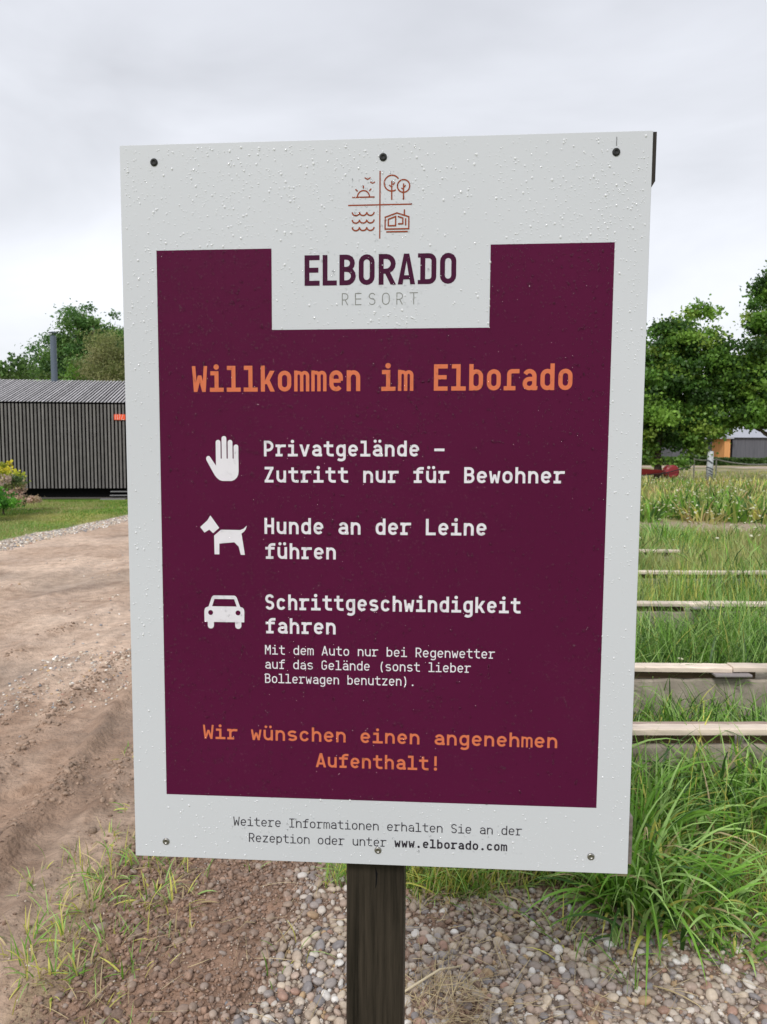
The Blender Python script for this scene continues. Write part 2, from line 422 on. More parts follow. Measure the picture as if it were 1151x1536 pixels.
# ------------------------------------------------------------------ stones
def ico(sub):
    import bmesh
    b = bmesh.new(); bmesh.ops.create_icosphere(b, subdivisions=sub, radius=1.0)
    V = np.array([v.co[:] for v in b.verts]); F = np.array([[v.index for v in f.verts] for f in b.faces]); b.free()
    return V, F
I1, F1 = ico(1); I2, F2 = ico(2)
def rotm(n):
    q = rng.normal(size=(n, 4)); q /= np.linalg.norm(q, axis=1)[:, None]
    w, x, y, z = q.T
    return np.stack([1-2*(y*y+z*z), 2*(x*y-z*w), 2*(x*z+y*w), 2*(x*y+z*w), 1-2*(x*x+z*z), 2*(y*z-x*w), 2*(x*z-y*w), 2*(y*z+x*w), 1-2*(x*x+y*y)], 1).reshape(n, 3, 3)
def stones(P, S, cols, flat=0.6, rough=0.10, base=None):
    if len(P) == 0: P = np.array([[60.0, 200.0, 0.0]]); S = np.array([0.001]); cols = np.ones((1, 3))
    """P centres, S radii -> arrays; flattened, slightly tilted, lumpy"""
    IV, IF = base
    n = len(P); m_ = len(IV)
    lump = 1 + rough*rng.normal(size=(n, m_))
    V = IV[None]*lump[..., None]
    sc = np.stack([rng.uniform(0.85, 1.35, n), rng.uniform(0.7, 1.0, n), rng.uniform(flat*0.8, flat*1.3, n)], 1)
    V = V*sc[:, None, :]
    a = rng.uniform(0, 2*np.pi, n); t = rng.normal(0, 0.35, n); t2 = rng.normal(0, 0.35, n)
    ca, sa = np.cos(a), np.sin(a)
    x, y, z = V[..., 0].copy(), V[..., 1].copy(), V[..., 2].copy()
    y, z = y*np.cos(t)[:, None]-z*np.sin(t)[:, None], y*np.sin(t)[:, None]+z*np.cos(t)[:, None]
    x, z = x*np.cos(t2)[:, None]-z*np.sin(t2)[:, None], x*np.sin(t2)[:, None]+z*np.cos(t2)[:, None]
    x, y = x*ca[:, None]-y*sa[:, None], x*sa[:, None]+y*ca[:, None]
    V = np.stack([x, y, z], -1)*S[:, None, None] + P[:, None, :]
    F = IF[None] + (np.arange(n)*m_)[:, None, None]
    C = np.repeat(cols[:, None, :], m_, 1)
    return V, F, C
PAL = 1.12*np.array([[0.46,0.40,0.33],[0.38,0.31,0.24],[0.60,0.56,0.50],[0.27,0.23,0.20],[0.19,0.19,0.20],[0.40,0.31,0.25],[0.44,0.30,0.16],[0.33,0.20,0.15],[0.52,0.44,0.34],[0.30,0.28,0.27],[0.38,0.32,0.28],[0.70,0.68,0.64]])
PW = np.array([.15,.14,.09,.10,.07,.11,.035,.055,.09,.07,.06,.03]); PW = PW/PW.sum()
n0 = 58000
X = rng.uniform(-1.1, 2.3, n0); Y = rng.uniform(1.5, 2.95, n0)
dens = peb_mask(X, Y)
keep = rng.uniform(size=n0) < np.clip(dens*0.9, 0, 1) + 0.05*(Y < 2.95)*(X > -0.95)
X, Y = X[keep], Y[keep]
S = np.clip(rng.lognormal(math.log(0.0092), 0.30, len(X)), 0.004, 0.019)
o_ = np.argsort(-S); X, Y, S = X[o_], Y[o_], S[o_]
# simple thinning so that large stones do not interpenetrate much
cell = {}
ok = np.zeros(len(X), bool); lay = np.zeros(len(X))
for i in range(len(X)):
    cxi, cyi = int(X[i]/0.02), int(Y[i]/0.02); bad = 0
    for dx in (-1, 0, 1):
        for dy in (-1, 0, 1):
            for j in cell.get((cxi+dx, cyi+dy), ()):
                d = math.hypot(X[i]-X[j], Y[i]-Y[j])
                if d < 0.76*(S[i]+S[j]): bad = 1; break
            if bad: break
        if bad: break
    if not bad:
        ok[i] = True; cell.setdefault((cxi, cyi), []).append(i)
X, Y, S = X[ok], Y[ok], S[ok]
Z = height(X, Y) + S*0.30
cols = PAL[rng.choice(len(PAL), len(X), p=PW)] * rng.uniform(0.8, 1.2, (len(X), 1))
inpeb = peb_mask(X, Y)
mudmix = (0.27+0.56*np.clip(1-inpeb*1.3, 0, 1))[:, None]
cols = cols*(1-mudmix) + np.array([0.23, 0.155, 0.115])*mudmix
P = np.stack([X, Y, Z], 1)
# the 300 that show largest become single pebbles
app = S / np.sqrt(X**2 + Y**2 + 1.4**2)
vis = (np.abs(X) < 0.50*Y) & (Y > 1.95) & (inpeb > 0.2)
order = np.argsort(-(app*vis))
single = order[:300]; rest = np.setdiff1d(np.arange(len(X)), single)
pm = []
for k in range(8):
    V, F, C = stones(np.zeros((1, 3)), np.ones(1), np.ones((1, 3)), base=(I2, F2), rough=0.03)
    pm.append(V[0])
gp = G['gravel_ground']; gp_o = ORIG[gp.name]
for i in single:
    V = pm[i % 8]*S[i]
    a = rng.uniform(0, 6.28); c_, s_ = math.cos(a), math.sin(a)
    V = V @ np.array([[c_, s_, 0], [-s_, c_, 0], [0, 0, 1]]) + P[i]
    mk('pebble', V, F2, M['pebble'], gp, origin=P[i], col=cols[i], smooth=True)
V, F, C = stones(P[rest], S[rest], cols[rest], base=(I2, F2), rough=0.05)
mk('small_pebbles', V.reshape(-1, 3), F.reshape(-1, 3), M['pebble'], gp, col=C.reshape(-1, 3), smooth=True, kind='stuff')
# deeper bed of pebbles under the top layer
n1 = 9000
X = rng.uniform(-1.0, 1.75, n1); Y = rng.uniform(1.5, 3.0, n1); k_ = rng.uniform(size=n1) < peb_mask(X, Y); X, Y = X[k_], Y[k_]
S = rng.uniform(0.005, 0.009, len(X)); P = np.stack([X, Y, height(X, Y)], 1)
V, F, C = stones(P, S, PAL[rng.choice(len(PAL), len(X), p=PW)]*0.85, base=(I1, F1), rough=0.05)
mk('small_pebbles', V.reshape(-1, 3), F.reshape(-1, 3), M['pebble'], gp, col=C.reshape(-1, 3), smooth=True, kind='stuff')
n1 = 17000
X = rng.uniform(-0.8, 1.4, n1); Y = rng.uniform(1.75, 2.85, n1); k_ = rng.uniform(size=n1) < 0.25+0.75*peb_mask(X, Y); X, Y = X[k_], Y[k_]
S = rng.uniform(0.0015, 0.0042, len(X)); P = np.stack([X, Y, height(X, Y)+rng.uniform(0, 0.009, len(X))], 1)
V, F, C = stones(P, S, (PAL[rng.choice(len(PAL), len(X), p=PW)]*0.5+np.array([0.23, 0.16, 0.115])*0.5)*rng.uniform(0.7, 1.3, (len(X), 1)), base=(I1, F1), rough=0.2)
mk('grit', V.reshape(-1, 3), F.reshape(-1, 3), M['pebble'], gp, col=C.reshape(-1, 3), smooth=False, kind='stuff')
# soil clods
n1 = 60000
X = rng.uniform(-1.5, 1.4, n1); Y = rng.uniform(1.6, 3.1, n1)
road, strip, lawn_, peb, near = fields(X, Y)
w = near*(1-peb)*(0.25+0.75*sst(-0.15, 0.3, fbm(X*3, Y*3, 71, 3)-0.38)) + 0.03 + 0.06*peb
k_ = rng.uniform(size=n1) < w; X, Y = X[k_], Y[k_]
road = fields(X, Y)[0]
S = np.clip(rng.lognormal(math.log(0.0044), 0.5, len(X)), 0.002, 0.0145) * (1-0.45*road)
cols = np.array([0.25, 0.158, 0.11])*rng.uniform(0.6, 1.35, (len(X), 1)) + 0.04*rng.uniform(size=(len(X), 1))
P = np.stack([X, Y, height(X, Y)+S*0.25], 1)
Yt = rng.uniform(2.9, 6.5, 5000)
lane = rng.choice(4, len(Yt), p=[.4, .3, .2, .1]); cxs = np.array([-1.78, -1.46, -2.55, -3.9])[lane]; ws = np.array([0.10, 0.07, 0.16, 0.2])[lane]
Xt = cxs + 0.02*Yt + 0.09*np.sin(Yt*1.3+cxs) + np.where(rng.uniform(size=len(Yt)) < 0.5, -1, 1)*ws*1.6 + rng.normal(0, 0.05, len(Yt))
kt = rng.uniform(size=len(Yt)) < sst(0.42, 0.62, fbm(Xt*3, Yt*2, 141, 3))*0.8; Xt, Yt = Xt[kt], Yt[kt]
St = np.clip(rng.lognormal(math.log(0.0065), 0.45, len(Xt)), 0.003, 0.018)
X = np.concatenate([X, Xt]); Y = np.concatenate([Y, Yt]); S = np.concatenate([S, St])
Pt = np.stack([Xt, Yt, height(Xt, Yt)+St*0.2], 1); P = np.concatenate([P, Pt]); cols = np.concatenate([cols, np.array([0.34, 0.24, 0.175])*rng.uniform(0.6, 1.2, (len(Xt), 1))])
big = S > 0.0105
V, F, C = stones(P[~big], S[~big], cols[~big], base=(I1, F1), rough=0.20, flat=0.7)
V2, F2_, C2 = stones(P[big], S[big], cols[big], base=(I2, F2), rough=0.11, flat=0.62)
VV = np.concatenate([V.reshape(-1, 3), V2.reshape(-1, 3)]); FF = np.concatenate([F.reshape(-1, 3), F2_.reshape(-1, 3)+V.size//3]); CC = np.concatenate([C.reshape(-1, 3), C2.reshape(-1, 3)])
mk('soil_clods', VV, FF, M['clod'], col=CC, smooth=False, kind='stuff', label='crumbly brown soil clods and muddy stones under the sign', cat='soil')
# small pale stones strewn over the track and along the lawn edge
X = np.concatenate([rng.uniform(-4.5, -0.9, 1500), rng.uniform(-2.5, -1.2, 700)]); Y = np.concatenate([1.9+9*rng.uniform(size=1500)**2, rng.uniform(4.3, 5.6, 700)])
k_ = (vn(X*1.7, Y*1.7, 80) > 0.52); X, Y = X[k_], Y[k_]
S = rng.uniform(0.004, 0.011, len(X))*np.clip(Y/4, 0.7, 1.6)
cols = PAL[rng.choice(len(PAL), len(X), p=PW)]*rng.uniform(0.8, 1.25, (len(X), 1)); P = np.stack([X, Y, height(X, Y)+S*0.2], 1)
Va, Fa, Ca = stones(P, S, cols, base=(I1, F1), rough=0.08)
Y = rng.uniform(7, 20, 5200); X = road_left(Y) + rng.uniform(-0.42, 0.10, len(Y)) + rng.normal(0, 0.07, len(Y)); S = rng.uniform(0.008, 0.028, len(X))
cols = PAL[rng.choice(len(PAL), len(X), p=PW)]*rng.uniform(0.9, 1.25, (len(X), 1)); P = np.stack([X, Y, height(X, Y)+S*0.2], 1)
Vb, Fb, Cb = stones(P, S, cols, base=(I1, F1), rough=0.08)
mk('track_stones', Va.reshape(-1, 3), Fa.reshape(-1, 3), M['pebble'], G['dirt_road'], col=Ca.reshape(-1, 3), kind='stuff')
mk('edging_stones', Vb.reshape(-1, 3), Fb.reshape(-1, 3), M['pebble'], G['gravel_edging'], col=Cb.reshape(-1, 3), kind='stuff')

# ------------------------------------------------------------------ grass
def blades(P, Ln, az, lean, droop, wid, cols, K=4, tipc=None):
    """curved ribbons. lean = start angle from vertical, droop = further bend (radians) along the blade"""
    n = len(P); s = np.linspace(0, 1, K+1)
    ang = lean[:, None] + droop[:, None]*s[None]**1.3
    seg = (Ln/K)[:, None]
    r = np.concatenate([np.zeros((n, 1)), np.cumsum(np.sin(ang[:, :-1])*seg, 1)], 1)
    z = np.concatenate([np.zeros((n, 1)), np.cumsum(np.cos(ang[:, :-1])*seg, 1)], 1)
    dx, dy = np.cos(az)[:, None], np.sin(az)[:, None]
    c = np.stack([P[:, 0:1]+r*dx, P[:, 1:2]+r*dy, P[:, 2:3]+z], -1)
    prof = np.clip(np.minimum(0.55+1.6*s, 1.0)*(1-s**2.2)+0.04, 0.04, 1)
    w = wid[:, None]*0.5*prof[None]
    tw = rng.normal(0, 0.5, n)[:, None]
    side = np.stack([-dy*np.cos(tw)*np.ones_like(w), dx*np.cos(tw)*np.ones_like(w), np.sin(tw)*np.ones_like(w)], -1)
    A = c - side*w[..., None]; B = c + side*w[..., None]
    V = np.stack([A, B], 2).reshape(n, -1, 3)
    k = np.arange(K)*2
    f = np.stack([k, k+1, k+3, k+2], 1)
    F = f[None] + (np.arange(n)*2*(K+1))[:, None, None]
    C = np.repeat(cols[:, None, :], 2*(K+1), 1)
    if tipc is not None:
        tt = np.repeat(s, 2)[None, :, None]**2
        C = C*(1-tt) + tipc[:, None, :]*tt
    return V.reshape(-1, 3), F.reshape(-1, 4), C.reshape(-1, 3)
def cat_np(parts):
    Vs, Fs, Cs = [], [], []; o = 0
    for V, F, C in parts:
        Vs.append(V); Fs.append(F+o); Cs.append(C); o += len(V)
    return np.concatenate(Vs), np.concatenate(Fs), np.concatenate(Cs)
GREEN = np.array([0.16, 0.33, 0.04]); PALE = np.array([0.33, 0.50, 0.15]); YEL = np.array([0.54, 0.52, 0.12]); DRY = np.array([0.50, 0.40, 0.22]); DEEP = np.array([0.05, 0.12, 0.025])
def pick(n, opts, w):
    w = np.array(w, float)/sum(w)
    c = np.array(opts)[rng.choice(len(opts), n, p=w)]
    return c*rng.uniform(0.75, 1.25, (n, 1))
def field(n, x0, x1, y0, y1, L0, L1, wd, opts, w, lean=0.35, droop=1.0, K=4, fan=True, clump=0.0, az=None, dens=None, cl=2.2):
    Y = rng.uniform(y0, y1, n) if not fan else y0*(y1/y0)**rng.uniform(0, 1, n) if fan == 'log' else np.sqrt(rng.uniform(y0**2, y1**2, n))
    X = (rng.uniform(x0, x1, n)*Y) if fan else rng.uniform(x0, x1, n)
    if clump:
        k_ = rng.uniform(size=n) < sst(clump-0.12, clump+0.12, fbm(X*cl, Y*cl, 90, 3)); X, Y = X[k_], Y[k_]
    if dens is not None:
        k_ = rng.uniform(size=len(X)) < dens(X, Y); X, Y = X[k_], Y[k_]
    n = len(X)
    hh = 0.6+0.8*fbm(X*1.6, Y*1.6, 91, 3)
    Ln = rng.uniform(L0, L1, n)*hh
    a = rng.uniform(0, 2*np.pi, n) if az is None else rng.normal(az[0], az[1], n)
    P = np.stack([X, Y, height(X, Y)-0.005], 1)
    c = pick(n, opts, w)
    pn = fbm(X*0.9, Y*0.45, 131, 4); pm_ = sst(0.44, 0.62, pn)[:, None]*sst(4.5, 10, Y)[:, None]*0.75
    c = c*(0.72+0.56*fbm(X*2.1, Y*0.9, 133, 3))[:, None]; c = c*(1-pm_) + np.array([0.40, 0.36, 0.15])*pm_
    return blades(P, Ln, a, np.abs(rng.normal(0, lean, n)), rng.uniform(0.3, 1.0, n)*droop, wd*rng.uniform(0.6, 1.3, n), c, K)
def tuft(x, y, n, L0, L1, wd, opts, w, rad=0.05, lean=0.5, droop=1.4, K=6, azm=None):
    r = rad*np.sqrt(rng.uniform(size=n)); a = rng.uniform(0, 2*np.pi, n)
    X = x+r*np.cos(a); Y = y+r*np.sin(a)
    P = np.stack([X, Y, height(X, Y)-0.006], 1)
    az = a+rng.normal(0, 0.6, n) if azm is None else rng.normal(azm[0], azm[1], n)
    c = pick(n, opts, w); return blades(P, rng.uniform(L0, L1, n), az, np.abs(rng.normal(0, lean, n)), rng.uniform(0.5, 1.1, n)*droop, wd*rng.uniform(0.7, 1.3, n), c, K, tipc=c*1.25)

# tall grass against the nearest bench wall and the big clumps beside the sign
nb_walls = [3.17, 4.10, 5.84, 7.36, 9.15]
tall = []
GW = [GREEN, PALE, DEEP, YEL, DRY]; GP = [5, 4, 1.5, .8, .35]
tall.append(field(1300, 0.55, 2.6, 2.88, 3.14, 0.26, 0.50, 0.0125, GW, GP, lean=0.35, droop=2.3, K=8, fan=False))
tall.append(field(900, 0.9, 2.6, 2.95, 3.14, 0.14, 0.30, 0.010, GW, GP, lean=0.5, droop=1.8, K=6, fan=False))
tall.append(field(150, 0.55, 2.6, 2.6, 3.12, 0.3, 0.58, 0.0035, [DRY, PALE, YEL], [3, 3, 2], lean=0.15, droop=0.7, K=6, fan=False))
tall.append(field(420, 0.95, 1.9, 2.66, 2.95, 0.25, 0.42, 0.012, GW, GP, lean=0.4, droop=2.2, K=8, fan=False, clump=0.5))
for (x, y, n, l0, l1, rad) in ((0.86, 2.50, 85, 0.30, 0.52, 0.10), (0.98, 2.42, 60, 0.22, 0.42, 0.09), (0.78, 2.45, 40, 0.2, 0.36, 0.06), (1.10, 2.42, 40, 0.16, 0.34, 0.09), (0.90, 2.64, 75, 0.30, 0.52, 0.10), (1.02, 2.72, 60, 0.3, 0.50, 0.1), (0.84, 2.33, 20, 0.14, 0.32, 0.07), (0.95, 2.30, 20, 0.1, 0.26, 0.08), (1.3, 2.34, 30, 0.1, 0.22, 0.12), (1.12, 2.28, 26, 0.08, 0.2, 0.1)):
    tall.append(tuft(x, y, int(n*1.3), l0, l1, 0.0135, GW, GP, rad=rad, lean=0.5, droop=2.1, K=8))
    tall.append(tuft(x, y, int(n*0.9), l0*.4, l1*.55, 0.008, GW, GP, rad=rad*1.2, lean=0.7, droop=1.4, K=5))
V, F, C = cat_np(tall)
mk('tall_grass', V, F, M['grass'], col=C, smooth=True, kind='stuff', label='long wet green grass arching beside the sign and the nearest plank wall', cat='grass')
# pale yellow-green short grass under the board's right half
sh = [field(15000, 0.0, 1.75, 2.5, 3.0, 0.07, 0.17, 0.0055, [YEL, PALE, GREEN, DRY], [5, 3.5, 3, 2.5], lean=0.9, droop=1.2, K=4, fan=False, dens=lambda X, Y: sst(0.0, 0.10, Y-(2.55-0.12*X)+0.25*(fbm(X*4, Y*4, 95, 3)-0.5)))]
sh.append(field(3200, 0.95, 1.6, 2.3, 2.8, 0.08, 0.2, 0.005, [YEL, PALE, GREEN, DRY], [5, 3.5, 2, 2.5], lean=1.1, droop=1.0, K=4, fan=False, clump=0.45))
sh.append(field(700, -0.2, 0.3, 2.50, 2.66, 0.04, 0.12, 0.004, [YEL, PALE, GREEN], [4, 3, 3], lean=0.9, droop=1.0, K=4, fan=False, clump=0.5, cl=5))
V, F, C = cat_np(sh)
mk('short_grass', V, F, M['grass'], col=C, smooth=True, kind='stuff', label='short yellow-green grass lying flat along the far edge of the pebbles', cat='grass')
# weeds in the soil at the left
we = []
def px(x, y):  # ground point seen at a pixel of the photograph
    Yg = 1.55*1138/(y-671.3); return (x-575.5)/1138*Yg, Yg
WL = 0.75
for (x, y, n, l0, l1) in ((205, 1330, 26, .06, .16), (250, 1335, 22, .08, .18), (150, 1345, 30, .07, .16), (110, 1335, 26, .05, .14), (255, 1400, 26, .06, .14), (215, 1380, 26, .05, .12), (120, 1395, 30, .05, .11), (60, 1415, 26, .05, .12), (75, 1455, 22, .05, .1), (30, 1500, 30, .06, .12), (10, 1460, 30, .06, .13), (100, 1520, 24, .04, .1), (150, 1470, 18, .04, .1), (180, 1500, 16, .04, .09), (60, 1525, 30, .04, .1), (170, 1290, 22, .04, .1), (150, 1275, 16, .04, .09), (380, 1305, 14, .03, .08), (410, 1310, 10, .03, .07), (375, 1330, 10, .03, .08), (430, 1485, 9, .08, .16), (415, 1520, 8, .06, .12), (505, 1360, 7, .04, .09), (300, 1300, 10, .03, .08), (20, 1345, 16, .04, .1), (195, 1135, 14, .04, .09), (180, 1150, 12, .04, .08), (190, 1230, 12, .05, .09), (235, 1290, 16, .04, .1)):
    X_, Y_ = px(x, y)
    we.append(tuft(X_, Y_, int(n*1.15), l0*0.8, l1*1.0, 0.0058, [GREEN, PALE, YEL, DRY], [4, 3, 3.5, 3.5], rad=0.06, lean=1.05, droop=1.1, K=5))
we.append(field(1300, -1.35, -0.6, 1.8, 2.8, 0.03, 0.11, 0.0042, [YEL, DRY, GREEN, PALE], [4, 5, 3, 2], lean=1.15, droop=1.0, K=4, fan=False, clump=0.55, cl=4))
V, F, C = cat_np(we)
mk('weeds', V, F, M['grass'], col=C, smooth=True, kind='stuff', label='thin half-dry grass weeds sprouting from the brown soil at the left', cat='weeds')
# weeds between pebbles
we = []
for (x, y, n, l0, l1) in ((640, 1375, 40, .05, .12), (720, 1380, 9, .08, .16), (790, 1400, 7, .1, .2), (860, 1440, 16, .1, .22), (880, 1480, 12, .08, .16), (980, 1520, 9, .12, .24), (965, 1470, 12, .06, .14), (1130, 1480, 26, .05, .12), (1145, 1440, 22, .06, .13), (1075, 1450, 22, .04, .1), (1000, 1445, 16, .06, .12), (820, 1395, 8, .06, .12)):
    X_, Y_ = px(x, y)
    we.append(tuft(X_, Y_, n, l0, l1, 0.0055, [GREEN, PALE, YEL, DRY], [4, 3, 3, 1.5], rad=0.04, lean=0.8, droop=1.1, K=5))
V, F, C = cat_np(we)
mk('pebble_weeds', V, F, M['grass'], col=C, smooth=True, kind='stuff', label='loose green blades growing up between the pebbles right of the post', cat='weeds')
# dry straw lying on the pebbles
n = 620
a = rng.uniform(size=n)
X = np.where(a < 0.45, rng.normal(0.16, 0.07, n), np.where(a < 0.75, rng.normal(0.38, 0.2, n), rng.uniform(-0.9, 1.2, n))); Y = np.where(a < 0.45, rng.normal(1.98, 0.08, n), rng.uniform(1.9, 2.5, n))
P = np.stack([X, Y, height(X, Y)+0.012+0.008*rng.uniform(size=n)], 1)
V, F, C = blades(P, rng.uniform(0.03, 0.16, n), rng.normal(0.3, 1.2, n), rng.uniform(1.35, 1.6, n), rng.normal(0, 0.35, n), np.full(n, 0.0022), pick(n, [DRY, np.array([0.5, 0.4, 0.25]), np.array([0.34, 0.24, 0.15])], [3, 2, 2]), 5)
mk('straw', V, F, M['straw'], col=C, smooth=True, kind='stuff', label='thin dry straw stalks scattered on the pebbles beside the post', cat='straw')
x0_, y0_ = px(632, 1534); x1_, y1_ = px(702, 1500)
mb = MB(); mb.tube([(x0_-0.05, y0_-0.05, height(x0_, y0_)+0.028), ((x0_+x1_)/2, (y0_+y1_)/2+0.004, height(x0_, y0_)+0.032), (x1_, y1_, height(x1_, y1_)+0.024)], [0.0032, 0.0034, 0.0026], 8)
mb.build('straw_stalk', mat('stalk', (0.58, 0.49, 0.33), 0.55, 0.3), smooth=True, origin=(x0_, y0_, 0.02), label='single thick pale straw stalk lying on the pebbles right of the post', cat='straw')

# grass of the beds between the bench walls
bd = []
bounds = [(3.30, 4.06), (4.22, 5.78), (5.98, 7.30), (7.50, 9.08), (9.3, 12.4)]
for i, (a, b) in enumerate(bounds):
    area = (b*b-a*a)/2*0.62
    nn = int(area*(2600 if i < 2 else 1500 if i < 4 else 620))
    L0, L1 = ((0.14, 0.36), (0.28, 0.58), (0.26, 0.56), (0.26, 0.54), (0.22, 0.45))[i]
    opts = [GREEN, PALE, DEEP, YEL]; w = [5, 3.5, 2.5, 0.7] if i < 2 else [3.5, 4, 1, 2.5]
    bd.append(field(nn, 0.10, 0.72, a, b, L0, L1, 0.009 if i < 2 else 0.010, opts, w, lean=0.3, droop=1.7 if i < 2 else 1.0, K=5 if i < 2 else 4, clump=0.30))
    bd.append(field(int(nn*.5), 0.10, 0.72, a, b, L0*.4, L1*.5, 0.009, opts, w, lean=0.6, droop=1.2, K=4))
V, F, C = cat_np(bd)
mk('bed_grass', V, F, M['grass'], col=C, smooth=True, kind='stuff', label='rank green grass filling the beds between the low plank-topped walls', cat='grass')
# meadow
MG = np.array([0.27, 0.34, 0.08]); MO = np.array([0.46, 0.43, 0.16]); MR = np.array([0.36, 0.25, 0.12])
md = [field(9000, -0.25, 0.75, 12.0, 13.2, 0.12, 0.30, 0.016, [MG, PALE, MO], [4, 3, 3], lean=0.25, droop=0.8, K=3, clump=0.4),
      field(52000, -0.2, 0.75, 16.2, 34, 0.2, 0.5, 0.026, [MG, PALE, MO, MR, GREEN], [4, 2.5, 3.5, 1.3, 1.2], lean=0.3, droop=0.8, K=3, clump=0.42, cl=0.45),
      field(5000, -0.2, 0.75, 34, 50, 0.1, 0.25, 0.06, [MG, MO, GREEN], [3, 3, 1], lean=0.4, droop=0.8, K=3),
      field(14000, -0.33, 0.12, 3.3, 13, 0.12, 0.35, 0.010, [GREEN, PALE, YEL], [4, 3, 2], lean=0.4, droop=1.3, K=4, dens=lambda X, Y: sst(0.1, 0.35, X-road_right(Y)))]
for q in range(170):
    yy = math.sqrt(rng.uniform(15.9**2, 30**2)); xx = rng.uniform(0.22, 0.62)*yy
    md.append(tuft(xx, yy, 60, 0.25, 0.65, 0.055, [GREEN, DEEP, MG] if q % 3 else [MO, MR, YEL], [3, 2, 2], rad=rng.uniform(0.25, 0.8), lean=0.6, droop=1.0, K=3))
for q in range(40):
    yy = math.sqrt(rng.uniform(6.1**2, 12.2**2)); xx = rng.uniform(0.26, 0.6)*yy
    md.append(tuft(xx, yy, 60, 0.25, 0.6, 0.022, [GREEN, DEEP, PALE], [3, 2, 2], rad=rng.uniform(0.1, 0.3), lean=0.6, droop=1.2, K=4))
V, F, C = cat_np(md)
mk('meadow_grass', V, F, M['grass'], col=C, smooth=True, kind='stuff', label='loose yellow-green meadow grass spreading behind the beds', cat='grass')
# white umbel flowers and a few yellow ones
def flowers(n, y0, y1, zz, size, colr, x0=0.25, x1=0.7, clump=0.5):
    Y = np.sqrt(rng.uniform(y0**2, y1**2, n)); X = rng.uniform(x0, x1, n)*Y
    k_ = rng.uniform(size=n) < sst(clump-0.1, clump+0.1, fbm(X*0.6, Y*0.5, 97, 3)); X, Y = X[k_], Y[k_]; n = len(X)
    if n == 0: X = np.array([0.4*y0]); Y = np.array([float(y0)]); n = 1
    P = np.stack([X, Y, zz*rng.uniform(0.7, 1.2, n)], 1)
    V, F, C = stones(P, size*rng.uniform(0.6, 1.3, n), np.broadcast_to(colr, (n, 3))*rng.uniform(0.8, 1.1, (n, 1)), base=(I1, F1), flat=0.28, rough=0.15)
    # stems
    Vs, Fs, Cs = blades(P*np.array([1, 1, 0]), P[:, 2], rng.uniform(0, 6, n), np.full(n, 0.02), np.full(n, 0.04), np.full(n, 0.008), np.broadcast_to(MG, (n, 3)).copy(), 1)
    Fq = np.concatenate([F.reshape(-1, 3), np.concatenate([Fs[:, :3], Fs[:, [0, 2, 3]]])+V.size//3])
    return np.concatenate([V.reshape(-1, 3), Vs]), Fq, np.concatenate([C.reshape(-1, 3), Cs])
WH = np.array([0.72, 0.72, 0.50])
V, F, C = cat_np([flowers(1000, 16, 30, 0.50, 0.026, WH, clump=0.56), flowers(200, 12.4, 14.0, 0.5, 0.022, WH, clump=0.45), flowers(60, 7.6, 10.5, 0.5, 0.022, WH), flowers(40, 7.5, 9.0, 0.35, 0.016, np.array([0.8, 0.6, 0.05])), flowers(6, 4.3, 5.6, 0.42, 0.02, WH)])
mk('meadow_flowers', V, F, M['straw'], col=C, smooth=False, kind='stuff', label='scattered creamy white flower heads standing in the meadow grass', cat='flowers')
# lawn blades
lw = [field(30000, -0.62, -0.30, 10.5, 21.5, 0.03, 0.07, 0.016, [np.array([0.13, 0.25, 0.035]), np.array([0.23, 0.33, 0.06]), np.array([0.36, 0.34, 0.10])], [4, 3, 2], lean=0.5, droop=0.8, K=2, dens=lambda X, Y: (X < road_left(Y)-0.55).astype(float))]
V, F, C = cat_np(lw)
mk('lawn_grass', V, F, M['grass'], col=C, smooth=True, kind='stuff', label='short mown lawn grass between the track and the slatted cabin', cat='grass')

# ------------------------------------------------------------------ low bench walls with plank caps
def rough_plank(xa, xb, y0, y1, z0, z1, base, r_, name, root):
    n = max(12, int((xb-xa)/0.045)); V = []; F = []; C = []; wob = r_.uniform(0, 50)
    for i in range(n+1):
        x = xa+(xb-xa)*i/n; bow = 0.004*math.sin(x*1.7+wob)
        st_ = float(0.66+0.6*fbm(np.array([x*5+wob]), np.array([wob]), 151, 4)[0]); ch = 0.004+r_.uniform(0, .003)
        j = [r_.uniform(-.0012, .0012) for _ in range(4)]
        V += [(x, y0+j[0], z0+bow), (x, y0+j[1], z1-ch+bow), (x, y0+ch+j[1], z1+bow+j[2]), (x, y1-ch, z1+bow+j[3]), (x, y1, z1-ch+bow), (x, y1, z0+bow)]
        for k in range(6):
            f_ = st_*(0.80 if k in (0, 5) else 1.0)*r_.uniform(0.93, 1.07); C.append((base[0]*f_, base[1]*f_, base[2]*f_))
    for i in range(n):
        for k in range(6): a_, b_ = i*6+k, i*6+(k+1) % 6; F.append((b_, a_, a_+6, b_+6))
    F += [tuple(range(6)), tuple(n*6+k for k in range(5, -1, -1))]
    return mk(name, V, F, M['plank'], root, col=np.array(C))
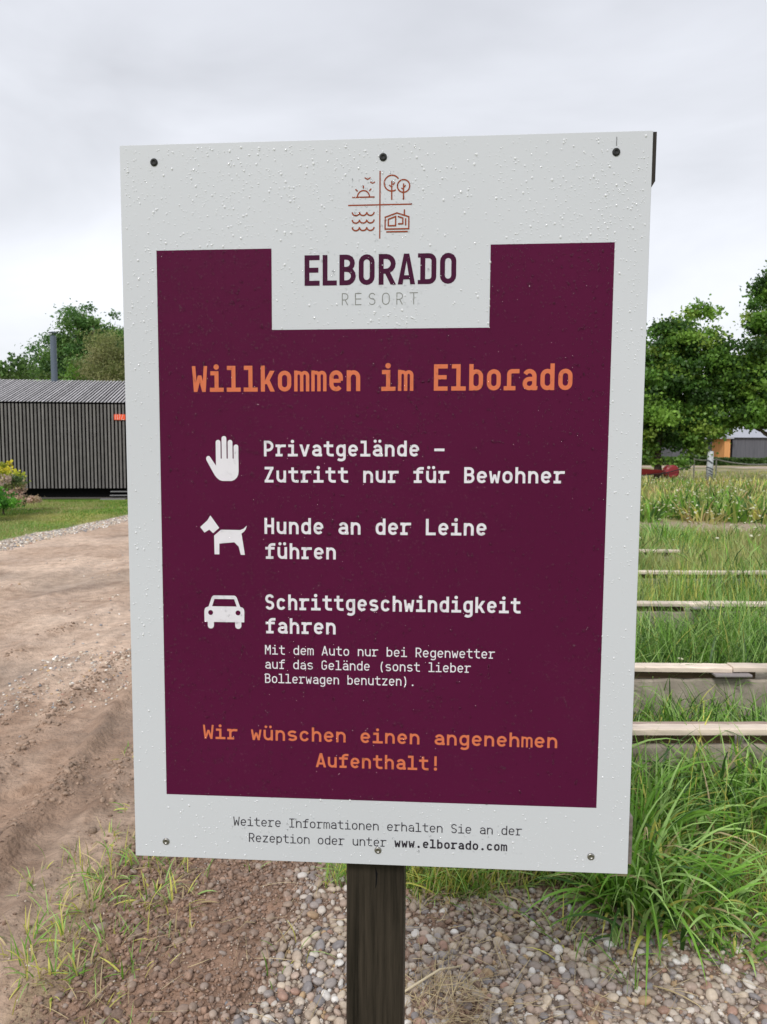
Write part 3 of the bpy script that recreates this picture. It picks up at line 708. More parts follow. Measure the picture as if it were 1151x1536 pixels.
def bench(yf, x0, x1, label, cap=0.36, nboards=3, seed=0, back_board=True):
    r_ = random.Random(seed)
    root = empty('bench_wall', ((x0+x1)/2, yf+0.1, 0), label, 'bench wall', 'low concrete walls topped with planks')
    # concrete base with slightly uneven top arris
    V = []; F = []; nx = 60
    for i in range(nx+1):
        x = x0+(x1-x0)*i/nx
        w1, w2 = r_.uniform(-.004, .004), r_.uniform(-.004, .004)
        V += [(x, yf+w1, -0.15), (x, yf+w1*0.5, cap-0.092+w2), (x, yf+0.012, cap-0.082+w2), (x, yf+0.17, cap-0.082), (x, yf+0.17, -0.15)]
    for i in range(nx):
        for k in range(4): F.append((i*5+k, i*5+k+1, (i+1)*5+k+1, (i+1)*5+k)[::-1])
    F += [(0, 1, 2, 3, 4), tuple(nx*5+k for k in (4, 3, 2, 1, 0))]
    mk('concrete_base', V, F, M['concrete'], root)
    # spacer beam, in lengths
    x = x0
    while x < x1-0.05:
        xe = min(x+r_.uniform(0.5, 0.9), x1)
        b = MB(); b.bbox(x+0.004, xe-0.05-r_.uniform(0, .06), yf+0.02, yf+0.05, cap-0.081, cap-0.031, 0.003); b.build('beam', M['beam'], root)
        x = xe
    # planks
    x = x0-0.02; Lb = (x1-x0)/nboards
    for k in range(nboards):
        xe = x0+Lb*(k+1)
        dz = r_.uniform(-0.002, 0.003); dy = r_.uniform(-0.006, 0.006)
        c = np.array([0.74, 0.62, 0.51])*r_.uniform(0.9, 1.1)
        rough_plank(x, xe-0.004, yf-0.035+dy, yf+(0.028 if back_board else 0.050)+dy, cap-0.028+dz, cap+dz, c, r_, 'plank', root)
        if back_board:
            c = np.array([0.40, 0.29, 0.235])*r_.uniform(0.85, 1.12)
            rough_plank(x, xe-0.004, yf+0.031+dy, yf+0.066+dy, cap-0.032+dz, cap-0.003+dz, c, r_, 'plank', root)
        if k < nboards-1:
            b = MB(); b.bbox(xe-0.11, xe+0.09, yf-0.075, yf+0.045, cap-0.046, cap-0.032, 0.003, c=(0.27, 0.24, 0.24)); b.build('joint_plate', M['plank'], root, usecol=True)
        x = xe
    return root
bench(nb_walls[0], 0.30, 4.2, 'low concrete wall under a wide pale plank, nearest to the sign', nboards=2, seed=1)
bench(nb_walls[1], 0.30, 5.15, 'second plank-topped wall, with a grey board jutting out under its joint', nboards=3, seed=2, back_board=False)
bench(nb_walls[2], 0.35, 4.65, 'middle plank-topped wall almost buried in green grass', nboards=2, seed=3, back_board=False)
bench(nb_walls[3], 0.40, 7.9, 'fourth plank-topped wall, a dark gap showing under its thin cap', nboards=2, seed=4, back_board=False)
bench(nb_walls[4], 0.60, 3.6, 'farthest and shortest plank-topped wall, low in pale meadow grass', cap=0.32, nboards=2, seed=5, back_board=False)

# ------------------------------------------------------------------ trees
def tree(name, base, blobs, trunk_r, nclus, nleaf, leaf, crad, pal, label, group=None, cat='tree', trunk_top=None, leafasp=1.0, wind=0.0, spray=0.0, seed=1, lean=0.0, limbs=14, surf=0.55):
    g = np.random.default_rng(seed)
    bx, by = base[:2]
    root = empty(name, (bx, by, 0), label, cat, group)
    B = np.array(blobs, float)   # cx, cy, cz, rx, ry, rz relative to the base
    wts = B[:, 3]*B[:, 4]*B[:, 5]; wts = wts/wts.sum()
    k = g.choice(len(B), nclus, p=wts)
    d = g.normal(size=(nclus, 3)); d /= np.linalg.norm(d, axis=1)[:, None]
    rr = np.where(g.uniform(size=nclus) < surf, g.uniform(0.78, 1.06, nclus), g.uniform(0.2, 0.85, nclus))
    Cc = B[k, :3] + d*rr[:, None]*B[k, 3:6] + np.array([bx, by, 0])
    Cc[:, 2] = np.maximum(Cc[:, 2], 0.35)
    cr = crad*g.uniform(0.5, 1.4, nclus)
    j = g.choice(nclus, nleaf, p=(cr**2)/(cr**2).sum())
    off = g.normal(size=(nleaf, 3)); off[:, 2] *= 0.6
    if wind: off[:, 0] += wind*np.abs(g.normal(size=nleaf)); off[:, 2] += 0.5*wind*np.abs(g.normal(size=nleaf))
    P = Cc[j] + off*cr[j][:, None]*0.5
    # leaf quads: axis u (length) and v (width)
    u = g.normal(size=(nleaf, 3)); u[:, 2] -= 0.35 - spray
    if wind: u[:, 0] += wind*1.5
    u /= np.linalg.norm(u, axis=1)[:, None]
    v = np.cross(u, g.normal(size=(nleaf, 3))); v /= np.linalg.norm(v, axis=1)[:, None]
    s = leaf*g.uniform(0.6, 1.3, nleaf)[:, None]
    n_ = np.cross(u, v)
    A = P - u*s*0.5; T = P + u*s*0.5; Lf = P + v*s*0.42*leafasp + n_*s*0.10; Rt = P - v*s*0.42*leafasp + n_*s*0.10
    V = np.stack([A, Rt, T, Lf], 1).reshape(-1, 3)
    F = np.arange(nleaf*4).reshape(-1, 4)
    pa = np.array(pal); cc = pa[g.choice(len(pa), nclus)]*g.uniform(0.8, 1.2, (nclus, 1))
    cl_ = cc[j]*g.uniform(0.7, 1.3, (nleaf, 1))
    mk('crown', V, F, M['leaf'], root, col=np.repeat(cl_, 4, 0), smooth=False, kind=None)
    # trunk and limbs
    b = MB(); top = trunk_top or B[:, 2].max()
    pts = []; rad = []
    for q in range(7):
        f = q/6
        pts.append((bx+lean*f*top+0.08*math.sin(q*1.7+seed)*top*0.1, by, f*top)); rad.append(trunk_r*(1.15-0.85*f) if q else trunk_r*1.5)
    b.tube(pts, rad, 9)
    b.build('trunk', M['bark'], root, smooth=True)
    b = MB()
    for q in range(limbs):
        tgt = Cc[g.integers(nclus)]
        f = g.uniform(0.25, 0.8); st = Vector((bx+lean*f*top, by, f*top)); 
        if tgt[2] < st.z*0.75: st.z = tgt[2]*0.75; 
        e_ = Vector(tgt); m_ = (st+e_)/2 + Vector((0, 0, -0.05*(e_-st).length))
        b.tube([st, m_, e_], [trunk_r*0.4, trunk_r*0.26, trunk_r*0.06], 6)
    if limbs: b.build('limbs', M['bark'], root, smooth=True)
    return root
MAPLE = [(0.12, 0.25, 0.04), (0.16, 0.31, 0.05), (0.22, 0.38, 0.06), (0.30, 0.43, 0.075), (0.07, 0.16, 0.03), (0.06, 0.13, 0.03)]
tree('maple_tree', (12.3, 34.0), [(0.2, 0, 3.0, 2.0, 1.9, 2.2), (2.1, 0.2, 3.3, 1.4, 1.4, 1.45), (1.2, 0, 5.2, 1.5, 1.5, 1.2), (0.0, 0, 5.6, 1.3, 1.3, 1.5), (1.6, 0, 6.9, 0.75, 0.8, 0.95), (0.3, 0, 6.8, 0.8, 0.8, 0.7), (2.6, 0, 4.2, 0.8, 0.8, 0.7), (-1.0, 0.2, 4.2, 1.3, 1.4, 2.0)], 0.14, 300, 62000, 0.155, 0.50, MAPLE, 'rounded green maple close to the right edge of the sign', 'leafy maples right of the sign', wind=0.35, seed=3, surf=0.6)
tree('maple_tree', (17.0, 33.0), [(-1.4, 0, 3.6, 1.8, 1.8, 1.4), (0.6, 0, 4.0, 2.2, 2.0, 1.7), (-1.3, 0, 6.0, 1.1, 1.2, 1.2), (-2.1, 0, 5.2, 0.8, 0.8, 1.0), (-0.2, 0, 7.3, 1.2, 1.2, 1.3), (0.0, 0, 8.6, 0.8, 0.9, 0.9), (1.2, 0, 6.4, 1.8, 1.6, 2.0)], 0.16, 250, 50000, 0.155, 0.46, MAPLE, 'taller loosely branched maple with sky showing through its top', 'leafy maples right of the sign', wind=0.35, seed=8, surf=0.65)
POP = [(0.10, 0.21, 0.055), (0.14, 0.26, 0.065), (0.18, 0.31, 0.08), (0.075, 0.16, 0.045)]
tree('poplar_tree', (-17.9, 46.0), [(0, 0, 5.2, 2.7, 2.4, 3.0), (0.0, 0, 7.8, 1.5, 1.5, 1.9), (0.15, 0, 9.4, 0.7, 0.8, 1.2), (-0.5, 0, 8.9, 0.5, 0.6, 1.1), (-2.5, 0, 6.7, 0.75, 0.9, 1.6), (-1.7, 0, 7.6, 0.4, 0.5, 1.2), (1.1, 0, 8.3, 0.9, 1.0, 1.6), (1.7, 0, 7.3, 1.0, 1.0, 1.6), (-0.9, 0, 4.5, 2.6, 2.2, 2.2)], 0.28, 380, 64000, 0.20, 0.60, POP, 'tall dark green wind-bent tree behind the cabin flue', 'trees behind the slatted cabin', wind=0.5, seed=12, surf=0.6, leafasp=0.6, spray=0.9)
WIL = [(0.27, 0.30, 0.11), (0.33, 0.34, 0.14), (0.21, 0.25, 0.085), (0.38, 0.37, 0.17)]
tree('willow_tree', (-13.6, 38.0), [(0, 0, 4.3, 2.0, 1.8, 2.6), (0.9, 0, 5.2, 1.5, 1.5, 2.0), (-1.0, 0, 3.2, 1.4, 1.4, 2.0), (1.9, 0, 4.2, 1.6, 1.5, 2.4)], 0.2, 330, 60000, 0.15, 0.5, WIL, 'pale olive willow behind the cabin beside the sign edge', 'trees behind the slatted cabin', seed=15, wind=0.3, leafasp=0.35, surf=0.7)
BU = [(0.08, 0.16, 0.04), (0.11, 0.20, 0.05), (0.14, 0.25, 0.06)]
tree('dark_bush_tree', (-22.5, 48.0), [(0, 0, 4.4, 1.9, 1.6, 2.8), (-1.4, 0, 4.1, 1.5, 1.4, 2.3), (1.6, 0, 4.4, 1.2, 1.2, 2.2)], 0.16, 150, 12000, 0.24, 0.6, BU, 'dark rounded tree low behind the cabin roof at the left', 'trees behind the slatted cabin', seed=16)
tree('light_bush_tree', (-25.4, 50.0), [(0, 0, 4.0, 1.9, 1.6, 2.3), (-2.0, 0, 3.6, 2.0, 1.5, 2.4)], 0.14, 120, 9000, 0.24, 0.6, [(0.11, 0.16, 0.045), (0.14, 0.19, 0.06)], 'lighter green low tree over the roof at the frame edge', 'trees behind the slatted cabin', seed=17)
tree('round_bush_tree', (-14.9, 36.5), [(0, 0, 3.4, 1.8, 1.2, 1.8), (-1.6, 0, 3.2, 1.2, 1.2, 1.5)], 0.1, 110, 9000, 0.17, 0.5, [(0.15, 0.29, 0.04), (0.12, 0.24, 0.04), (0.19, 0.32, 0.05)], 'bright green bush showing just above the roof right of the flue', 'trees behind the slatted cabin', seed=18)
tree('side_bush_tree', (-18.2, 40.0), [(-1.0, 0, 3.2, 1.6, 1.3, 2.3), (0.4, 0, 3.2, 1.2, 1.2, 2.0)], 0.1, 110, 9000, 0.18, 0.5, [(0.10, 0.15, 0.04), (0.08, 0.13, 0.03)], 'mid green bush above the roof left of the flue', 'trees behind the slatted cabin', seed=19)
# trees farther round, hidden by the sign from the front
tree('ash_tree', (-6.0, 52.0), [(0, 0, 5.0, 2.6, 2.2, 3.0), (1.5, 0, 4.2, 2.0, 2.0, 2.2)], 0.2, 120, 9000, 0.28, 0.75, POP, 'broad green tree standing far behind the middle of the sign', seed=20)
# far tree line
V = []; C = []
g = np.random.default_rng(5); n = 26000
X = g.uniform(-150, 150, n); Y = 150 + g.uniform(-5, 5, n); hh = 2.2 + 3.0*fbm(X*0.05, X*0, 66, 4) + 5.0*sst(-10, -50, X)
Z = g.uniform(0, 1, n)**0.8*hh; P = np.stack([X, Y, Z], 1)
u = g.normal(size=(n, 3)); u /= np.linalg.norm(u, axis=1)[:, None]; v = np.cross(u, g.normal(size=(n, 3))); v /= np.linalg.norm(v, axis=1)[:, None]
V = np.stack([P-u*.8, P-v*.7, P+u*.8, P+v*.7], 1).reshape(-1, 3)
cc = np.array([0.07, 0.11, 0.035])*g.uniform(0.6, 1.5, (n, 1))
mk('far_treeline', V, np.arange(4*n).reshape(-1, 4), M['leaf'], col=np.repeat(cc, 4, 0), kind='stuff', label='dark green line of distant woodland along the horizon', cat='woods')

# shrubs beside the cabin
def shrub(name, base, blobs, n, leaf, pal, label, seed):
    return tree(name, base, blobs, 0.02, 60, n, leaf, 0.13, pal, label, cat='shrub', seed=seed, limbs=5, trunk_top=0.3, surf=0.8)
shrub('yellow_shrub', (-9.05, 17.6), [(0.1, 0, 0.85, 0.42, 0.4, 0.42), (-0.3, 0, 0.6, 0.4, 0.4, 0.5)], 4200, 0.075, [(0.72, 0.62, 0.05), (0.60, 0.56, 0.06), (0.45, 0.50, 0.06)], 'yellow-leaved shrub in front of the slatted wall', 31)
shrub('pink_shrub', (-8.55, 17.0), [(-0.2, 0, 0.62, 0.62, 0.4, 0.34), (0.25, -0.1, 0.32, 0.55, 0.3, 0.22)], 4200, 0.06, [(0.66, 0.46, 0.38), (0.16, 0.20, 0.06), (0.50, 0.38, 0.26), (0.10, 0.16, 0.05), (0.58, 0.44, 0.36)], 'pinkish flowering shrub spreading low before the cabin base', 32)
shrub('green_shrub', (-8.02, 15.7), [(0, 0, 0.38, 0.42, 0.4, 0.38), (-0.35, 0, 0.40, 0.4, 0.4, 0.38)], 4800, 0.055, [(0.10, 0.30, 0.035), (0.15, 0.38, 0.045), (0.07, 0.22, 0.03)], 'bright green ball-shaped shrub at the edge of the lawn', 33)

# ------------------------------------------------------------------ slatted cabin
ca = math.atan(0.112)
cO = np.array([-8.1, 22.55, 0.0])   # point on the facade
cu = np.array([math.cos(ca), math.sin(ca), 0]); cn = np.array([-math.sin(ca), math.cos(ca), 0])
def cf(x, y, z): return tuple(cO + cu*x + cn*y + np.array([0, 0, z]))
cab = empty('slatted_cabin', cf(-1, 1.5, 0), 'long dark cabin clad in grey slats with a low pitched roof', 'cabin')
EZ, RZ, SB = 2.83, 3.72, 0.32
x0, x1, dp = -7.0, 3.4, 6.2
b = MB(); b.box(x0, x1, 0.03, dp-0.03, 0.30, EZ, fr=cf); b.build('wall', M['cabin_dark'], cab)
b = MB(); b.box(x0+0.15, x1-0.15, 0.22, dp-0.2, -0.1, 0.298, fr=cf); b.build('base', M['cabin_dark'], cab)
b = MB(); hr = dp/2
V = [cf(x0, -0.02, EZ+0.004), cf(x1, -0.02, EZ+0.004), cf(x1, hr, RZ-0.03), cf(x0, hr, RZ-0.03), cf(x1, dp+0.02, EZ+0.004), cf(x0, dp+0.02, EZ+0.004)]
b.add(V, [(0, 1, 2, 3), (3, 2, 4, 5), (0, 5, 4, 1), (1, 4, 2), (0, 3, 5)]); b.build('roof', M['cabin_dark'], cab)
b = MB(); b.box(x0+0.0, x1, -0.30, -0.06, 0.02, 0.05, fr=cf); b.build('sill_beam', mat('base_rail', (0.10, 0.09, 0.08), 0.8, 0.2), cab)
pitch = 0.1035
ns = int((x1-x0)/pitch)
wall_me = None; roof_me = None
for i in range(ns):
    x = x0 + (i+0.5)*pitch
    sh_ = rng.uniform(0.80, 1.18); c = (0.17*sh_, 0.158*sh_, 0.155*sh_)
    b = MB(); b.box(x-0.027, x+0.027, -0.030, -0.003, SB-rng.uniform(0, .008), EZ-0.045, c=c, fr=cf)
    b.build('wall_slat', M['slat'], cab, usecol=True)
    b = MB(); nrm = np.array([0, -(RZ-EZ), hr]); nrm = nrm/np.linalg.norm(nrm)
    def rf(xx, s, h, x=x):  # s 0..1 up the slope
        return cf(xx, -0.05+(hr+0.05)*s + nrm[1]*h, EZ-0.005+(RZ-EZ)*s + nrm[2]*h)
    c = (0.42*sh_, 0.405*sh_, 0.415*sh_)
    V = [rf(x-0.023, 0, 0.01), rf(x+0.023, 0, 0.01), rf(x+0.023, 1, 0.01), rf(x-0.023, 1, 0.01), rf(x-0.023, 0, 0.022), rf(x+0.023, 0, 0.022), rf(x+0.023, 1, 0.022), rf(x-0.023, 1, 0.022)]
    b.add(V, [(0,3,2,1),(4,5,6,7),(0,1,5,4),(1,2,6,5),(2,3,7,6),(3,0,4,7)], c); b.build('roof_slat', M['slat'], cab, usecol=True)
b = MB()
fx, fy = -2.42, hr-0.15
b.tube([cf(fx, fy, RZ-0.15), cf(fx, fy, 5.12)], 0.098, 20)
b.build('flue', M['flue'], cab, smooth=False)
b = MB(); b.tube([cf(fx, fy, 5.121), cf(fx, fy, 5.15), cf(fx, fy, 5.17)], [0.075, 0.075, 0.02], 16)
for k in range(4):
    a = k*math.pi/2+0.5; b.tube([cf(fx+0.07*math.cos(a), fy+0.07*math.sin(a), 5.15), cf(fx+0.09*math.cos(a), fy+0.09*math.sin(a), 5.25)], 0.008, 5)
b.tube([cf(fx, fy, 5.24), cf(fx, fy, 5.25), cf(fx, fy, 5.29)], [0.15, 0.15, 0.03], 16)
b.build('flue_cap', M['flue'], cab)
# little orange-red plate with slanting strokes
sx, sz = 0.165, 2.32
pl = MB(); pl.box(sx-0.02, sx+0.30, -0.068, -0.046, sz+0.01, sz+0.175, fr=cf); pl = pl.build('number_plate', M['sign_red'], cab)
b = MB()
for (a0, c0, a1, c1) in ((0.02, 0.02, 0.02, 0.165), (0.075, 0.02, 0.075, 0.165), (0.12, 0.02, 0.155, 0.165), (0.155, 0.165, 0.12, 0.165), (0.19, 0.02, 0.235, 0.165), (0.19, 0.02, 0.27, 0.02)):
    dx, dz = a1-a0, c1-c0; ll = math.hypot(dx, dz); px_, pz_ = -dz/ll*0.009, dx/ll*0.009
    b.add([cf(sx+a0+px_, -0.070, sz+c0+pz_), cf(sx+a0-px_, -0.070, sz+c0-pz_), cf(sx+a1-px_, -0.070, sz+c1-pz_), cf(sx+a1+px_, -0.070, sz+c1+pz_)], [(0, 1, 2, 3)])
b.build('plate_strokes', M['sign_pink'], pl)
# steps at the base near the sign edge
b = MB()
for k, zz in enumerate((0.10, 0.21)): b.box(0.02, 0.52, -0.30+0.08*k, -0.10, zz, zz+0.025, fr=cf)
b.box(-0.2, 0.5, -0.52, -0.32, 0.0, 0.03, fr=cf)
b.build('step', mat('step_grey', (0.2, 0.2, 0.2), 0.7, 0.3), cab)

# ------------------------------------------------------------------ right hand background
def far_cabin(x0, x1, y, label, wood=False):
    c = empty('far_cabin', ((x0+x1)/2, y+3, 0), label, 'cabin', 'grey cabins beyond the meadow')
    e_, r_ = 2.8, 4.0
    b = MB(); b.box(x0, x1, y, y+6, 0, e_); b.build('wall', M['far_grey'], c)
    b = MB(); b.add([(x0-.3, y-.3, e_+.005), (x1+.3, y-.3, e_+.005), (x1+.3, y+3, r_), (x0-.3, y+3, r_), (x1+.3, y+6.3, e_+.005), (x0-.3, y+6.3, e_+.005)], [(0,1,2,3),(3,2,4,5),(1,4,2),(0,3,5),(0,5,4,1)]); b.build('roof', M['far_roof'], c)
    if wood:
        b = MB(); b.box(x0-0.98, x0-0.35, y-0.6, y+2.6, 0, e_-.15); b.build('porch_wall', M['far_wood'], c)
        b = MB(); b.box(x0-0.345, x0-.03, y-0.4, y+2.4, 0, e_-.15); b.build('door', M['cabin_dark'], c)
        b = MB(); b.box(x0-2.2, x0-0.1, y-0.9, y+3.1, e_-.145, e_+.05); b.build('porch_roof', M['far_roof'], c)
    return c
far_cabin(38.3, 47.5, 84, 'dark grey far cabin with an orange wooden porch, beyond the white rope', True)
far_cabin(33.4, 36.0, 88, 'smaller bluish grey cabin showing between the two maples')
# hedge strip before the cabins
g = np.random.default_rng(9); n = 9000
X = g.uniform(24, 47, n); Y = 72+g.uniform(-.5, .5, n); Z = g.uniform(0, 1, n)*0.75*(0.7+0.6*fbm(X*0.4, X*0, 3, 3)); P = np.stack([X, Y, Z], 1)
u = g.normal(size=(n, 3)); u /= np.linalg.norm(u, axis=1)[:, None]; v = np.cross(u, g.normal(size=(n, 3))); v /= np.linalg.norm(v, axis=1)[:, None]
V = np.stack([P-u*.14, P-v*.12, P+u*.14, P+v*.12], 1).reshape(-1, 3)
mk('hedge', V, np.arange(4*n).reshape(-1, 4), M['leaf'], col=np.repeat(np.array([0.07, 0.13, 0.03])*g.uniform(.6, 1.4, (n, 1)), 4, 0), origin=(35, 72, 0), label='low dark green hedge running in front of the far cabins', cat='hedge')
# sagging white rope on posts
rf_ = empty('rope_fence', (16.0, 36, 0), 'pale rope sagging between thin posts before the far cabins', 'rope fence')
for xx in (14.7, 15.75, 19.6):
    b = MB(); b.tube([(xx, 36, -0.05), (xx, 36, 1.12)], 0.035, 8); b.build('post', M['rope'], rf_)
for xa, xb, sg in ((14.7, 15.75, 0.05), (15.75, 19.6, 0.24)):
    pts = [(xa+(xb-xa)*k/16, 36.03, 1.06-sg*4*(k/16)*(1-k/16)) for k in range(17)]
    b = MB(); b.tube(pts, 0.03, 6); b.build('rope', M['rope'], rf_, smooth=True)
# wrapped pole with bands and a blue foot
wp = empty('wrapped_pole', (14.15, 33.0, 0), 'stout white and grey banded pole with a blue foot in the meadow', 'pole')
b = MB(); b.tube([(14.15, 33, 0.24), (14.18, 33, 1.45)], [0.15, 0.12], 12); b.build('pole', M['white_wrap'], wp, smooth=True)
for k, zz in enumerate((0.34, 0.44, 0.56, 0.68, 0.95)):
    b = MB(); b.tube([(14.13+0.02*(k % 2), 33, zz), (14.17, 33, zz+0.045)], [0.158, 0.152], 12); b.build('band', M['grey_wrap'], wp)
b = MB(); b.tube([(14.15, 33, 0), (14.15, 33, 0.239)], [0.24, 0.17], 12); b.build('foot', M['blue_wrap'], wp)
# red wheelbarrow half hidden behind the maple trunk
wb = empty('wheelbarrow', (11.9, 33.2, 0), 'red wheelbarrow with black handles standing under the nearer maple', 'wheelbarrow')
b = MB(); b.add([(11.15, 32.9, .42), (11.95, 32.9, .42), (11.95, 33.5, .42), (11.15, 33.5, .42), (10.95, 32.75, .70), (12.1, 32.75, .62), (12.1, 33.65, .62), (10.95, 33.65, .70)], [(0,3,2,1),(0,1,5,4),(1,2,6,5),(2,3,7,6),(3,0,4,7)]); b.build('tray', M['red_paint'], wb)
b = MB(); b.tube([(12.55, 32.95, .55), (12.55, 33.0, .55), (12.55, 33.4, .55), (12.55, 33.45, .55)], [.22, .30, .30, .22], 14); b.build('drum', M['red_paint'], wb)
for yy in (32.85, 33.55):
    b = MB(); b.tube([(10.8, yy, .35), (12.2, yy, .5), (13.3, yy, .80)], .022, 6); b.build('handle', M['black_rubber'], wb)
    b = MB(); b.tube([(12.3, yy, .5), (12.35, yy, 0)], .02, 6); b.build('leg', M['black_rubber'], wb)
b = MB(); b.tube([(10.9, 33.12, .2), (10.9, 33.28, .2)], .2, 16); b.build('wheel', M['black_rubber'], wb)

# ------------------------------------------------------------------ THE SIGN
bc = np.array([-0.00909451, 1.23668359, 0.84186398]); yaw = -0.06904911
bd_ = np.array([math.cos(yaw), math.sin(yaw), 0.0]); bn = np.array([-math.sin(yaw), math.cos(yaw), 0.0]); BW, BH = 0.84, 1.19226
def S_(u, v, off=0.0):
    """board coordinates: u from its left edge, v up from its lower edge, off towards the viewer (metres)"""
    uu = u + 0.0018*(v-0.6); vv = v + 0.004*(u-0.42)
    return bc + bd_*(uu-BW/2) + np.array([0, 0, vv]) - bn*off
sroot_loc = S_(0.417, 0, -0.09); sroot_loc[2] = 0.0
sign = empty('welcome_sign', tuple(sroot_loc), 'large white and purple resort notice board on a dark timber post', 'sign')
fs = lambda x, y, z: tuple(S_(x, z, -y))       # x along, y behind the face, z up
PT = 0.003
b = MB(); b.bbox(0, BW, 0.0, PT, 0, BH, 0.0006, fr=fs)
panel = b.build('panel', M['panel'], sign)
def inkpoly(lst, name, m_, off, parent=sign):
    V = []; F = []
    for k, poly in enumerate(lst):
        tr = tessellate_polygon([[Vector((p[0], p[1], 0)) for p in poly]])
        n = len(V); V += [S_(p[0], p[1], off + k*2e-5) for p in poly]
        for t_ in tr:
            a, b_, c = t_
            ar = (poly[b_][0]-poly[a][0])*(poly[c][1]-poly[a][1])-(poly[b_][1]-poly[a][1])*(poly[c][0]-poly[a][0])
            F.append((a+n, b_+n, c+n) if ar > 0 else (a+n, c+n, b_+n))
    return mk(name, V, F, m_, parent)
inkpoly([[(0.0572, 0.1130), (0.7856, 0.1130), (0.7873, 1.0262), (0.5956, 1.0262), (0.5956, 0.8978), (0.2465, 0.8978), (0.2465, 1.0262), (0.0576, 1.0262)]], 'purple_field', M['purple'], 0.00025)

# ---- stroke lettering
def arc(cx, cy, rx, ry, a0, a1, n=9):
    return [(cx+rx*math.cos(R(a0+(a1-a0)*i/(n-1))), cy+ry*math.sin(R(a0+(a1-a0)*i/(n-1)))) for i in range(n)]
def ribbon(pts, w, closed=False):
    """outline quads of a polyline with mitred joints"""
    P = [Vector((p[0], p[1])) for p in pts]
    q = [P[0]]
    for p in P[1:]:
        if (p-q[-1]).length > 1e-7: q.append(p)
    P = q
    if closed and (P[0]-P[-1]).length < 1e-7: P.pop()
    n = len(P); A = []; B = []
    for i in range(n):
        if closed: a, c = P[i-1], P[(i+1) % n]
        else: a, c = P[max(i-1, 0)], P[min(i+1, n-1)]
        d1 = (P[i]-a); d2 = (c-P[i])
        if d1.length < 1e-9: d1 = d2
        if d2.length < 1e-9: d2 = d1
        d1 = d1.normalized(); d2 = d2.normalized()
        n1 = Vector((-d1.y, d1.x)); n2 = Vector((-d2.y, d2.x)); m_ = (n1+n2)
        m_ = m_.normalized() if m_.length > 1e-6 else n1
        k = min(1/max(m_.dot(n1), 0.35), 2.2)
        A.append(P[i]+m_*k*w/2); B.append(P[i]-m_*k*w/2)
    return A, B
